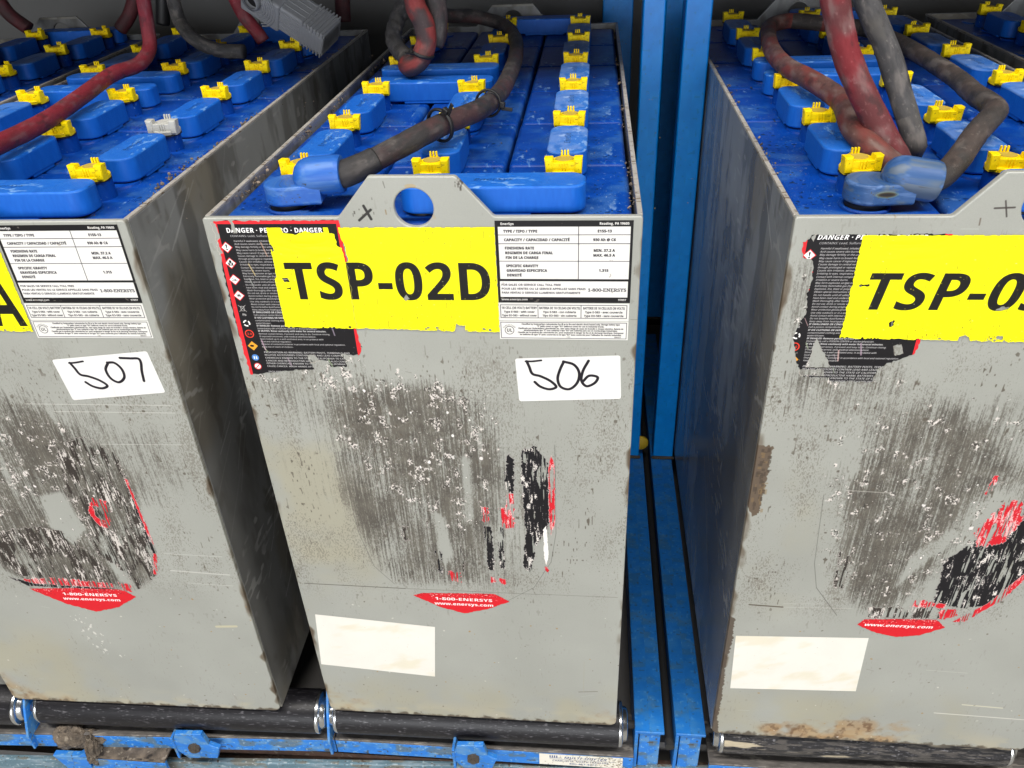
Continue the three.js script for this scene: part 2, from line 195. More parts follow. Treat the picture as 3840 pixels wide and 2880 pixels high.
function coverGeo(len) {
  const w = 0.0417, r = 0.0165, s = new THREE.Shape(), a = len / 2, b = w / 2, q = new THREE.Shape();
  s.moveTo(-a + r, -b); s.lineTo(a - r, -b); s.absarc(a - r, -b + r, r, -Math.PI / 2, 0); s.lineTo(a, b - r); s.absarc(a - r, b - r, r, 0, Math.PI / 2); s.lineTo(-a + r, b); s.absarc(-a + r, b - r, r, Math.PI / 2, Math.PI); s.lineTo(-a, -b + r); s.absarc(-a + r, -b + r, r, Math.PI, Math.PI * 1.5);
  const t = 0.0024, h = 0.0262, g = new THREE.ExtrudeGeometry(s, { depth: h - 2 * t, bevelThickness: t, bevelSize: t, bevelOffset: -t, bevelSegments: 4, curveSegments: 10 }).translate(0, 0, t + 0.0032);
  const skirt = rbox(len * 0.42, w - 0.0012, 0.006, 0.0012, 0, 0, 0.0036, 2);
  const post = [-1, 1].map((k) => new THREE.CylinderGeometry(0.0165, 0.0165, 0.0036, 24).rotateX(Math.PI / 2).translate(k * (len / 2 - 0.0195), 0, 0.0018));
  const body = uvBy(join(g, skirt), (x, y, z) => z > 0.0275 ? [x / 0.105 + 0.5, y / 0.0525 + 0.575] : [(x + y) / 0.105 + 0.9, 0.02 + z * 4]);
  return { body: body.rotateX(-Math.PI / 2), post: post.map((g) => g.rotateX(-Math.PI / 2)) };
}
const shortCover = coverGeo(0.1), longCover = coverGeo(0.176);

// labels are thin printed sheets; x from the panel's left edge, y down from its top edge
function sticker(name, parent, x0, y0, w, h, rot, lift, map, opt = {}) {
  const g = opt.round ? (() => { const s = new THREE.Shape(), r = opt.round; s.moveTo(-w / 2 + r, -h / 2); s.lineTo(w / 2 - r, -h / 2); s.absarc(w / 2 - r, -h / 2 + r, r, -Math.PI / 2, 0); s.lineTo(w / 2, h / 2 - r); s.absarc(w / 2 - r, h / 2 - r, r, 0, Math.PI / 2); s.lineTo(-w / 2 + r, h / 2); s.absarc(-w / 2 + r, h / 2 - r, r, Math.PI / 2, Math.PI); s.lineTo(-w / 2, -h / 2 + r); s.absarc(-w / 2 + r, -h / 2 + r, r, Math.PI, Math.PI * 1.5); return uvBy(new THREE.ShapeGeometry(s, 6), (x, y) => [x / w + 0.5, y / h + 0.5]); })() : new THREE.PlaneGeometry(w, h);
  const m = part(name, g, phys({ map, specularIntensity: 0.5, roughness: (opt.rough ?? 0.42) + 0.08, alphaTest: opt.cut ? 0.5 : 0, bumpMap: opt.bump ?? null, bumpScale: opt.bumpScale ?? 1 }), parent);
  m.rotation.z = rot; m.position.set(x0 + w / 2 - W / 2, H - y0 - h / 2, lift);
  if (opt.label) m.userData.label = opt.label; return m;
}
// ---------------------------------------------------------------- printing on the labels
const grime = (x, r, w, h, n, cols, s = 1) => { for (let i = 0; i < n; i++) { x.fillStyle = cols[(r() * cols.length) | 0]; x.beginPath(); x.ellipse(r() * w, r() * h, (0.5 + r() * r() * 5) * s, (0.4 + r() * r() * 2.5) * s, r() * 3, 0, 7); x.fill(); } };
function specCanvas(seed, cover) {
  const k = 5000, w = 0.1262, h = 0.0834, c = canvas(w * k, h * k), x = c.getContext('2d'), m = (v) => v * k, r = rng(seed), ink = '#1b1a22';
  x.fillStyle = '#131214'; x.fillRect(0, 0, c.width, c.height); x.fillStyle = '#d9d7d3';
  x.fillRect(m(0.0027), m(0.0059), m(0.1211), m(0.0526)); x.fillRect(m(0.0022), m(0.0608), m(0.1213), m(0.0168));
  x.fillStyle = ink; for (const y of [0.014, 0.0227, 0.0402]) x.fillRect(m(0.0027), m(y) - 2, m(0.1211), 3); x.fillRect(m(0.0769) - 2, m(0.0059), 3, m(0.0526));
  txt(x, 'EnerSys', m(0.0052), m(0.0043), m(0.0033), { style: 'bold', color: '#e8e6e2' }); txt(x, 'Reading, PA 19605', m(0.1225), m(0.0043), m(0.0031), { style: 'bold', color: '#e8e6e2', align: 'right' });
  const T = (s, px, py, sz = 0.0035, w2) => txt(x, s, m(px), m(py), m(sz), { color: ink, w: w2 && m(w2), style: 'bold', fat: 1.2 }), C = (s, py) => txt(x, s, m(0.1004), m(py), m(0.0036), { color: ink, align: 'center', style: 'bold', fat: 1.2 });
  T('TYPE / TIPO / TYPE', 0.0076, 0.0115, 0.0036, 0.0315); T('CAPACITY / CAPACIDAD / CAPACITÉ', 0.0078, 0.0199, 0.0036, 0.061);
  T('FINISHING RATE', 0.0082, 0.0282); T('REGIMEN DE CARGA FINAL', 0.0084, 0.033); T('FIN DE LA CHARGE', 0.0086, 0.0378);
  T('SPECIFIC GRAVITY', 0.0088, 0.0462); T('GRAVEDAD ESPECIFICA', 0.009, 0.051); T('DENSITÉ', 0.0092, 0.0558);
  C('E155-13', 0.0115); C('930 Ah @ C6', 0.0199); C('MIN. 37.2 A', 0.0306); C('MAX. 46.5 A', 0.0354); C('1.315', 0.0508);
  const S = (s, py, w2) => txt(x, s, m(0.0034), m(py), m(0.0029), { color: '#1e1d24', w: m(w2), fat: 1 }); S('FOR SALES OR SERVICE CALL TOLL FREE', 0.0656, 0.057); S('POUR LES VENTES OU LE SERVICE APPELLEZ SANS FRAIS', 0.0698, 0.0805); S('PARA VENTAS O SERVICIO LLAMENOS GRATUITAMENTE', 0.074, 0.0755);
  txt(x, '1-800-ENERSYS', m(0.0858), m(0.0713), m(0.0042), { font: 'serif', color: ink, w: m(0.0365), fat: 1.4 });
  txt(x, 'www.enersys.com', m(0.003), m(0.0812), m(0.0029), { style: 'bold', color: '#d8d6d2' }); txt(x, '97097', m(0.1225), m(0.0812), m(0.0028), { style: 'bold', color: '#d8d6d2', align: 'right' });
  grime(x, r, c.width, c.height, 70, ['rgba(150,125,100,0.28)', 'rgba(120,116,112,0.3)', 'rgba(196,180,160,0.35)']);
  for (let i = 0; i < 5; i++) { x.strokeStyle = 'rgba(150,140,130,0.55)'; x.lineWidth = 3 + r() * 5; const px = r() * c.width, py = r() * c.height; x.beginPath(); x.moveTo(px, py); x.quadraticCurveTo(px + 8, py + 12, px + r() * 24 - 6, py + 22 * r()); x.stroke(); }
  x.fillStyle = 'rgba(120,112,104,0.8)'; for (let i = 0; i < 16; i++) x.fillRect(r() * c.width * 0.35, m(0.0775) + r() * m(0.005), 2 + r() * 14, 1 + r() * 4);
  return tex(c);
}
const cellLabelCanvas = (() => {
  const k = 5000, w = 0.1262, h = 0.0195, c = canvas(w * k, h * k), x = c.getContext('2d'), m = (v) => v * k;
  x.fillStyle = '#d6d4cf'; x.fillRect(0, 0, c.width, c.height); x.strokeStyle = '#33323a'; x.lineWidth = 3; x.strokeRect(m(0.002), m(0.0022), m(0.122), m(0.0142)); for (const q of [0.0385, 0.0802]) { x.beginPath(); x.moveTo(m(q), m(0.0022)); x.lineTo(m(q), m(0.0164)); x.stroke(); }
  const B = (a, cx, wd) => a.forEach((s, i) => txt(x, s, m(cx), m(0.0066 + i * 0.0041), m(i ? 0.003 : 0.0031), { color: '#15141a', align: 'center', w: m(wd[i]), fat: 1.1 }));
  B(['18 CELL (36 VOLT) BATTERY', 'Type E-583 - with cover', 'Type EO-583 - without cover'], 0.0202, [0.0345, 0.03, 0.034]); B(['BATERIA DE 18 CELDAS (36 VOLTS)', 'Tipo E-583 - con cubierta', 'Tipo EO-583 - sin cubierta'], 0.0594, [0.0395, 0.032, 0.033]); B(['BATTERIE DE 18 CELLULES (36 VOLTS)', 'Type E-583 - avec couvercle', 'Type EO-583 - sans couvercle'], 0.1021, [0.04, 0.036, 0.038]);
  const r = rng(4); grime(x, r, c.width, c.height, 30, ['rgba(150,120,90,0.3)', 'rgba(170,164,154,0.4)']); return tex(c);
})();
const listingCanvas = (() => {
  const k = 5000, w = 0.1262, h = 0.0204, c = canvas(w * k, h * k), x = c.getContext('2d'), m = (v) => v * k;
  x.fillStyle = '#d8d6d1'; x.fillRect(0, 0, c.width, c.height); x.strokeStyle = '#33323a'; x.lineWidth = 3; x.strokeRect(m(0.0015), m(0.0014), m(0.123), m(0.0176));
  x.beginPath(); x.arc(m(0.0098), m(0.0104), m(0.0044), 0, 7); x.lineWidth = 3; x.stroke(); txt(x, 'UL', m(0.0098), m(0.0122), m(0.0052), { style: 'bold', color: '#222', align: 'center', w: m(0.0058) });
  for (let i = 0; i < 10; i++) txt(x, 'CLASSIFIED'[i], m(0.0098 + 0.0062 * Math.cos(-2.55 + i * 0.21)), m(0.0112 + 0.0062 * Math.sin(-2.55 + i * 0.21)), m(0.0019), { color: '#222', align: 'center', rot: -2.55 + i * 0.21 + Math.PI / 2, style: 'bold' });
  ['Classified by Underwriters Laboratories Inc.® as to fire and electric shock hazard only. Storage battery type', '"E" (with cover) or type "EO" (without cover) for use in industrial trucks.', 'Clasificado por Underwriters Laboratories Inc. solo como riesgo de causa de incendio o choque electrico. Bateria de', 'almacenamiento tipo "E" (con cubierta) o tipo "EO" (sin cubierta) para uso en montacargas industriales.', 'Classifie par le syndicat des Laboratories Inc. pour seulement le danger de feu et de decharge electrique. Entreposer', 'les batteries de type "E" (avec couvercle) ou de type "EO" (sans couvercle) pour l\'utilisation de chariots industriels.'].forEach((s, i) => txt(x, s, m(0.07), m(0.0041 + i * 0.00235), m(0.002), { color: '#1c1b20', align: 'center', fat: 0.9, w: m([0.096, 0.066, 0.103, 0.092, 0.104, 0.1][i]) }));
  txt(x, '1385', m(0.066), m(0.0182), m(0.0018), { color: '#333' }); txt(x, '806431', m(0.113), m(0.0182), m(0.002), { color: '#333', style: 'bold' });
  grime(x, rng(8), c.width, c.height, 26, ['rgba(150,120,90,0.3)']); return tex(c);
})();
const DANGER = ['Harmful if swallowed, inhaled or in contact with skin.', 'Acid causes severe skin burns and eye damage.', 'May damage fertility or the unborn child if ingested.', 'May cause harm to breast-fed children.', 'May cause cancer if ingested or inhaled.', 'Causes damage to central nervous system, blood and kidneys', 'through prolonged or repeated exposure.', 'Causes skin irritation, serious eye damage.', 'Irritating to eyes, respiratory system and skin.', 'Contact with internal components may cause', 'irritation or severe burns.', 'May form explosive air/gas mixture during charging.', 'Extremely flammable gas (hydrogen).', 'Explosive, fire, blast or projection hazard.', 'Obtain special instructions before use.', 'Do not handle until all safety precautions', 'have been read and understood.', 'Wash thoroughly after handling.', 'Do not eat, drink or smoke when using this product.', 'Avoid contact during pregnancy and while nursing.', 'Wear protective gloves/protective clothing.', 'Use only outdoors or in a well ventilated area.', 'Avoid contact with internal acid.', 'Do not breathe dust/fume/gas/mist.', 'Keep away from heat/sparks/open flame.', 'IF SWALLOWED OR CONSUMED: Rinse mouth.', 'Call a poison center/doctor if you feel unwell.', 'IF ON CLOTHING OR SKIN: Take off immediately', 'contaminated clothing and wash with plenty of', 'water/shower.', 'IF INHALED: Remove person to fresh air.', 'Immediately call a POISON CENTER or doctor/physician.', 'IF IN EYES: Rinse cautiously with water for several minutes.', 'Remove contact lenses, if present and easy to do. Continue rinsing.', 'If exposed/concerned, seek medical attention/advice.', 'Store locked up in a well ventilated area, in accordance with', 'local and national regulation.', 'Dispose of contents/container in accordance with local and national regulation.', 'Keep out of reach of children.'];
const PROP = ['PROPOSITION 65 WARNING: BATTERY POSTS, TERMINALS AND', 'RELATED ACCESSORIES CONTAIN LEAD AND LEAD COMPOUNDS,', 'CHEMICALS KNOWN TO THE STATE OF CALIFORNIA TO CAUSE', 'CANCER AND REPRODUCTIVE HARM. BATTERIES ALSO CONTAIN', 'OTHER CHEMICALS KNOWN TO THE STATE OF CALIFORNIA TO', 'CAUSE CANCER. WASH HANDS AFTER HANDLING.', '', 'EACH AND EVERY COMPONENT'];
function dangerCanvas(seed, outline, holes, italic) { // outline and holes in panel metres
  const k = 4600, x0 = 0.004, y0 = 0.001, w = 0.133, h = 0.18, c = canvas(w * k, h * k), x = c.getContext('2d'), r = rng(seed), m = (v) => v * k, X = (v) => (v - x0) * k, Y = (v) => (v - y0) * k;
  poly(x, rough(outline, 0.0012, seed), k, x0, y0, '#141215');
  x.globalCompositeOperation = 'source-atop';
  x.fillStyle = '#d8252d'; x.fillRect(X(0.004), Y(0.0026), m(0.14), m(0.0034)); x.beginPath(); x.moveTo(X(0.0105), Y(0.002)); x.lineTo(X(0.0138), Y(0.002)); x.lineTo(X(0.0118), Y(0.18)); x.lineTo(X(0.0065), Y(0.18)); x.fill(); x.fillRect(X(0.1296), Y(0.003), m(0.01), m(0.15));
  txt(x, 'DANGER · PELIGRO · DANGER', X(0.0212), Y(0.0148), m(0.0064), { style: italic + 'bold', color: '#f4f2f0', w: m(0.094) });
  txt(x, 'CONTAINS: Lead, Sulfuric Acid (Battery Acid), Antimony, Arsenic', X(0.024), Y(0.0191), m(0.0028), { color: '#bdbbbb', w: m(0.092), style: italic });
  DANGER.forEach((s, i) => txt(x, s, X(0.0262 + i * 0.00008), Y(0.024 + i * 0.00308), m(0.0025), { color: '#cfcdcc', style: italic + (/^IF /.test(s) ? 'bold' : '') }));
  PROP.forEach((s, i) => txt(x, s, X(0.0296), Y(0.148 + i * 0.0034), m(0.0029), { color: '#d6d4d2', style: italic, w: s && m(s.length * 0.00176) }));
  const ic = [[0.0176, 0.0297, 0], [0.0176, 0.0462, 1], [0.0174, 0.0639, 2], [0.0179, 0.0813, 3]];
  for (const [a, b, t] of ic) { x.save(); x.translate(X(a), Y(b)); x.rotate(Math.PI / 4); x.fillStyle = '#d8252d'; const q = m(0.0043); x.fillRect(-q, -q, 2 * q, 2 * q); x.fillStyle = '#f3f1ef'; x.fillRect(-q * 0.82, -q * 0.82, 1.64 * q, 1.64 * q); x.rotate(-Math.PI / 4); x.fillStyle = '#161416'; x.strokeStyle = '#161416'; x.lineWidth = m(0.0006);
    if (t === 0) { x.beginPath(); x.moveTo(-m(0.0009), -m(0.003)); x.lineTo(m(0.0009), -m(0.003)); x.lineTo(m(0.0003), m(0.0009)); x.lineTo(-m(0.0003), m(0.0009)); x.fill(); x.beginPath(); x.arc(0, m(0.0022), m(0.0008), 0, 7); x.fill(); }
    else if (t === 1) { x.beginPath(); x.arc(0, -m(0.0019), m(0.0013), 0, 7); x.fill(); x.fillRect(-m(0.0024), -m(0.0006), m(0.0048), m(0.0032)); x.strokeStyle = '#f3f1ef'; x.beginPath(); x.moveTo(-m(0.001), 0); x.lineTo(m(0.001), m(0.002)); x.moveTo(m(0.001), 0); x.lineTo(-m(0.001), m(0.002)); x.stroke(); }
    else if (t === 2) { x.beginPath(); x.moveTo(-m(0.003), m(0.0012)); x.lineTo(m(0.003), m(0.0012)); x.moveTo(-m(0.0024), -m(0.0012)); x.lineTo(m(0.0006), 0); x.moveTo(m(0.0022), -m(0.001)); x.lineTo(m(0.0006), m(0.0006)); x.stroke(); }
    else { for (let i = 0; i < 7; i++) { x.beginPath(); x.moveTo(0, 0); x.lineTo(m(0.0027) * Math.cos(i * 0.9), m(0.0022) * Math.sin(i * 0.9)); x.stroke(); } } x.restore(); }
  x.strokeStyle = '#c9c6c2'; x.lineWidth = m(0.0004); x.beginPath(); for (const s of [-1, 1]) { x.moveTo(X(0.0182 - s * 0.0038), Y(0.092)); x.lineTo(X(0.0182 + s * 0.0038), Y(0.0995)); } x.stroke(); x.strokeRect(X(0.0165), Y(0.0935), m(0.0034), m(0.005)); txt(x, 'Pb', X(0.0186), Y(0.1043), m(0.0035), { color: '#dedcd8', align: 'center' });
  x.strokeStyle = '#eeece8'; x.lineWidth = m(0.0015); for (let i = 0; i < 3; i++) { const a = i * 2.094 - 0.9; x.beginPath(); x.arc(X(0.0188), Y(0.1128), m(0.003), a, a + 1.5); x.stroke(); }
  x.strokeStyle = '#e23a26'; x.lineWidth = m(0.0011); x.beginPath(); x.arc(X(0.0189), Y(0.1251), m(0.0042), 0, 7); x.stroke(); txt(x, '3.0', X(0.0189), Y(0.1265), m(0.0036), { color: '#e23a26', align: 'center', style: 'bold' });
  x.save(); x.translate(X(0.0193), Y(0.1394)); x.rotate(Math.PI / 4); x.fillStyle = '#e09a2a'; x.fillRect(-m(0.0039), -m(0.0039), m(0.0078), m(0.0078)); x.rotate(-Math.PI / 4); x.fillStyle = '#141215'; x.beginPath(); x.ellipse(-m(0.0008), 0, m(0.0022), m(0.0013), 0, 0, 7); x.fill(); x.restore();
  x.fillStyle = '#4b7fc4'; x.beginPath(); x.arc(X(0.019), Y(0.1535), m(0.0038), 0, 7); x.fill(); x.fillStyle = '#e8eef6'; x.fillRect(X(0.0172), Y(0.152), m(0.0012), m(0.0034)); x.fillRect(X(0.0196), Y(0.152), m(0.0012), m(0.0034));
  x.fillStyle = '#f0eeec'; x.beginPath(); x.arc(X(0.0193), Y(0.1642), m(0.0036), 0, 7); x.fill(); x.strokeStyle = '#d8252d'; x.lineWidth = m(0.0009); x.stroke(); x.beginPath(); x.moveTo(X(0.0173), Y(0.1662)); x.lineTo(X(0.0213), Y(0.1622)); x.stroke();
  for (let i = 0; i < 170; i++) { const a = r() * c.width, b = r() * c.height; x.fillStyle = ['rgba(150,140,126,0.55)', 'rgba(205,198,190,0.6)', 'rgba(110,98,82,0.5)'][i % 3]; x.fillRect(a, b, 1 + r() * 3, 1 + r() * 7 * r()); }
  for (let i = 0; i < 14; i++) { x.strokeStyle = `rgba(${150 + r() * 60},${142 + r() * 50},${126 + r() * 50},0.7)`; x.lineWidth = 2 + r() * 5; const a = r() * c.width, b = r() * c.height * 0.9; x.beginPath(); x.moveTo(a, b); x.lineTo(a + 6 + r() * 14, b + 20 + r() * 50); x.stroke(); }
  x.globalCompositeOperation = 'destination-out'; for (const p of holes) poly(x, rough(p, 0.0012, seed + 5), k, x0, y0, '#000'); x.globalCompositeOperation = 'destination-over'; for (const p of holes) poly(x, rough(p, 0.0014, seed + 5), k, x0, y0, null, 'rgba(190,182,172,0.9)', m(0.0004));
  x.globalCompositeOperation = 'source-over';
  return { map: tex(c), x0, y0, w, h };
}
function yellowCanvas(seed, text, textX, textW, y0t, y1t, rectX0, rectX1, top, bottom, cuts, style, skew) {
  const k = 3600, w = rectX1 - rectX0, h = bottom - top, c = canvas(w * k, h * k), x = c.getContext('2d'), r = rng(seed), m = (v) => v * k;
  const o = rough([[rectX0, top], [rectX1, top], [rectX1, bottom - 0.0012], [lerp(rectX0, rectX1, 0.8), bottom - 0.0016], [lerp(rectX0, rectX1, 0.4), bottom - 0.0036], [rectX0, bottom - 0.0046]], 0.0009, seed);
  poly(x, o, k, rectX0, top, '#eee802'); x.globalCompositeOperation = 'source-atop';
  const cap = (y1t - y0t) / 0.715; x.save(); x.translate(m(textX - rectX0), m(y1t - top)); x.transform(1, 0, skew ?? 0, 1, 0, 0); x.font = style + 'bold ' + m(cap) + 'px sans-serif'; const mw = x.measureText(text).width; x.scale(m(textW) / mw, 1); x.fillStyle = '#141310'; x.fillText(text, 0, 0); x.restore();
  // rubbed specks: yellow scratches across the ink, dirt on the yellow
  for (let i = 0; i < 190; i++) { const a = r() * c.width, b = r() * c.height; x.fillStyle = i % 3 ? 'rgba(238,232,30,0.9)' : 'rgba(210,206,160,0.9)'; x.fillRect(a, b, 1 + r() * 4, 0.8 + r() * 1.4); }
  for (let i = 0; i < 700; i++) { const a = r() * c.width, b = c.height * (1 - r() * (i % 2 ? 0.18 : 1)), s = sstep(0.5, 0.7, fbm(a / 50 + seed, b / 70, 3)); if (!s) continue; x.fillStyle = `rgba(${112 + r() * 40},${104 + r() * 30},20,${0.25 + r() * 0.4 * s})`; x.beginPath(); x.ellipse(a, b, 0.6 + r() * 2.6, 0.6 + r() * 4.5, 0, 0, 7); x.fill(); }
  x.strokeStyle = 'rgba(66,60,14,0.75)'; x.lineWidth = 1.4; for (let i = 0; i < 12; i++) { const a = r() * c.width, b = r() * c.height; x.beginPath(); x.moveTo(a, b); x.lineTo(a + (r() - 0.5) * 6, b + 6 + r() * 28); x.stroke(); }
  if (seed === 31) { x.strokeStyle = 'rgba(40,36,10,0.8)'; x.lineWidth = 2; x.beginPath(); for (let i = 0; i <= 40; i++) { const Y = 0.045 + i * 0.00185; const X = 0.1338 + (noise(i * 0.7, 3) - 0.5) * 0.0024 - (i > 20 ? 0.0006 : 0); (i ? x.lineTo : x.moveTo).call(x, m(X - rectX0), m(Y - top)); } x.stroke(); x.strokeStyle = 'rgba(250,248,120,0.7)'; x.lineWidth = 1.2; x.stroke(); }
  x.globalCompositeOperation = 'destination-out'; for (const p of cuts) poly(x, rough(p, 0.0009, seed + p.length), k, rectX0, top, '#000'); for (let i = 0; i < 40; i++) { const a = r() * c.width, b = c.height - m(0.0046) * (0.3 + r() * 0.9); x.beginPath(); x.ellipse(a, b, 1 + r() * 6, 1 + r() * 4, 0, 0, 7); x.fill(); }
  x.globalCompositeOperation = 'source-over';
  const b = canvas(c.width / 2, c.height / 2); pixels(b, (i, j, q) => { const X = rectX0 + i * 2 / k, Y = top + j * 2 / k; const f = Math.exp(-(((X - 0.1) / 0.035) ** 2) - ((Y - 0.028) / 0.012) ** 2); q[0] = q[1] = q[2] = 128 + (fbm(X * 55 + seed, Y * 55, 3) - 0.5) * 30 + f * 100 * (Math.abs(fbm(X * 26, (Y + (X - 0.1) * (X - 0.1) * 6) * 110, 2) - 0.5) * 2 - 0.3); });
  return { map: tex(c), bump: tex(b, false), w, h };
}
function numberCanvas(strokes, seed) { // handwriting in marker on a white sticker; strokes in 0..1 of the sticker
  const c = canvas(440, 220), x = c.getContext('2d'); x.fillStyle = '#dcdad7'; x.fillRect(0, 0, 440, 220); grime(x, rng(seed), 440, 220, 16, ['rgba(190,180,165,0.35)'], 0.7); x.strokeStyle = '#17121a'; x.lineCap = x.lineJoin = 'round';
  for (const s of strokes) { x.lineWidth = s.w ?? 12; const q = new THREE.CatmullRomCurve3(s.p.map((a) => new THREE.Vector3(a[0] * 440, a[1] * 220, 0)), !!s.closed, 'centripetal').getPoints(50); x.beginPath(); q.forEach((v, i) => (i ? x.lineTo(v.x, v.y) : x.moveTo(v.x, v.y))); x.stroke(); }
  return tex(c);
}
const five = [{ p: [[0.1, 0.07], [0.16, 0.075], [0.25, 0.06]], w: 9 }, { p: [[0.11, 0.07], [0.13, 0.2], [0.155, 0.36], [0.23, 0.42], [0.33, 0.55], [0.375, 0.68], [0.31, 0.73], [0.22, 0.66], [0.17, 0.55]] }];
const NUM506 = numberCanvas([...five, { p: [[0.46, 0.12], [0.42, 0.3], [0.395, 0.5], [0.42, 0.68], [0.5, 0.74], [0.58, 0.6], [0.605, 0.36], [0.56, 0.18], [0.46, 0.1]] }, { p: [[0.7, 0.1], [0.64, 0.34], [0.625, 0.56], [0.67, 0.68], [0.755, 0.6], [0.78, 0.48], [0.7, 0.44], [0.64, 0.56]] }], 3);
const NUM507 = numberCanvas([...five.map((s) => ({ ...s, p: s.p.map((a) => [a[0] + 0.06, a[1] + 0.04]) })), { p: [[0.55, 0.2], [0.5, 0.34], [0.51, 0.56], [0.57, 0.66], [0.65, 0.56], [0.665, 0.36], [0.62, 0.2], [0.55, 0.18]] }, { p: [[0.7, 0.1], [0.8, 0.13], [0.885, 0.16], [0.89, 0.24], [0.86, 0.44], [0.835, 0.68]] }], 9);
const blankCanvas = (seed) => { const c = canvas(480, 310), x = c.getContext('2d'); pixels(c, (i, j, o) => { const v = fbm(i / 90 + seed, j / 90, 4), st = sstep(0.5, 0.75, fbm(i / 120 + seed + 9, j / 60 + (i / 120) * 0.6)); o[0] = 216 + v * 8; o[1] = 212 + v * 8; o[2] = 203 + v * 8; mix3(o, 206, 196, 166, st * 0.45); }); grime(x, rng(seed), 480, 310, 40, ['rgba(150,110,60,0.6)', 'rgba(110,104,96,0.6)', 'rgba(190,170,130,0.5)'], 0.5); return tex(c); };
// what is left of the maker's shield label: torn black, red and paper scraps
function shieldCanvas(seed, scraps, red, words, italic) {
  const k = 2600, x0 = 0.07, y0 = 0.16, w = 0.27, h = 0.4, c = canvas(w * k, h * k), x = c.getContext('2d'), m = (v) => v * k;
  for (const s of scraps) { const p = rough(s.pts, s.amp ?? 0.002, seed + s.pts[0][0] * 900, 0.0016); poly(x, p, k, x0, y0, s.col, s.edge === 0 ? null : '#cfc8c1', m(0.0008)); poly(x, p, k, x0, y0, s.col); }
  const im = x.getImageData(0, 0, c.width, c.height), d = im.data;
  for (let j = 0, i = 0; j < c.height; j++) for (let q = 0; q < c.width; q++, i += 4) { if (d[i + 3] < 128) { d[i + 3] = 0; continue; } d[i + 3] = 255; const X = x0 + q / k + seed, Y = y0 + j / k; const isRed = d[i] > 150 && d[i + 1] < 90, isMot = d[i] === 90; const n = noise(X * 700, Y * 120) * 0.4 + noise(X * 1600, Y * 900) * 0.3 + fbm(X * 120, Y * 50, 3) * 0.5;
    const tw = isMot ? 0.62 : isRed ? 0.64 : 0.7, t = sstep(tw, tw + 0.14, n) * (isMot ? 0.9 : 1); if (isMot) { d[i] = 52; d[i + 1] = 46; d[i + 2] = 42; } d[i] = lerp(d[i], 214, t); d[i + 1] = lerp(d[i + 1], isRed ? 170 : 207, t); d[i + 2] = lerp(d[i + 2], isRed ? 168 : 200, t);
    const hole = noise(X * 800 + 3, Y * 36) * 0.4 + noise(X * 330, Y * 60) * 0.25 + fbm(X * 60, Y * 26, 3) * 0.5; if (hole > (isMot ? 0.56 : isRed ? 0.66 : 0.71)) d[i + 3] = 0; }
  x.putImageData(im, 0, 0);
  poly(x, rough(red, 0.0007, seed), k, x0, y0, '#c81824'); x.save(); x.globalCompositeOperation = 'source-atop'; words.forEach(([s, cx, by, wd]) => txt(x, s, m(cx - x0 - wd / 2), m(by - y0), m(0.0068), { style: italic + 'bold', color: '#f2ebe8', w: m(wd) }));
  const r = rng(seed); const top = Math.min(...red.map((p) => p[1])); for (let i = 0; i < 260; i++) { const a = m(red[0][0] - x0 + r() * 0.13), b = m(top - y0 + r() * r() * 0.014); x.fillStyle = r() < 0.6 ? 'rgba(232,190,186,0.85)' : 'rgba(70,30,30,0.7)'; x.fillRect(a, b, 1 + r() * 3, 1 + r() * 3); } x.restore();
  return { map: tex(c), x0, y0, w, h };
}
const rectP = (x0, y0, x1, y1) => [[x0, y0], [x1, y0 + 0.002], [x1 - 0.001, y1], [x0 + 0.0015, y1 - 0.002]];

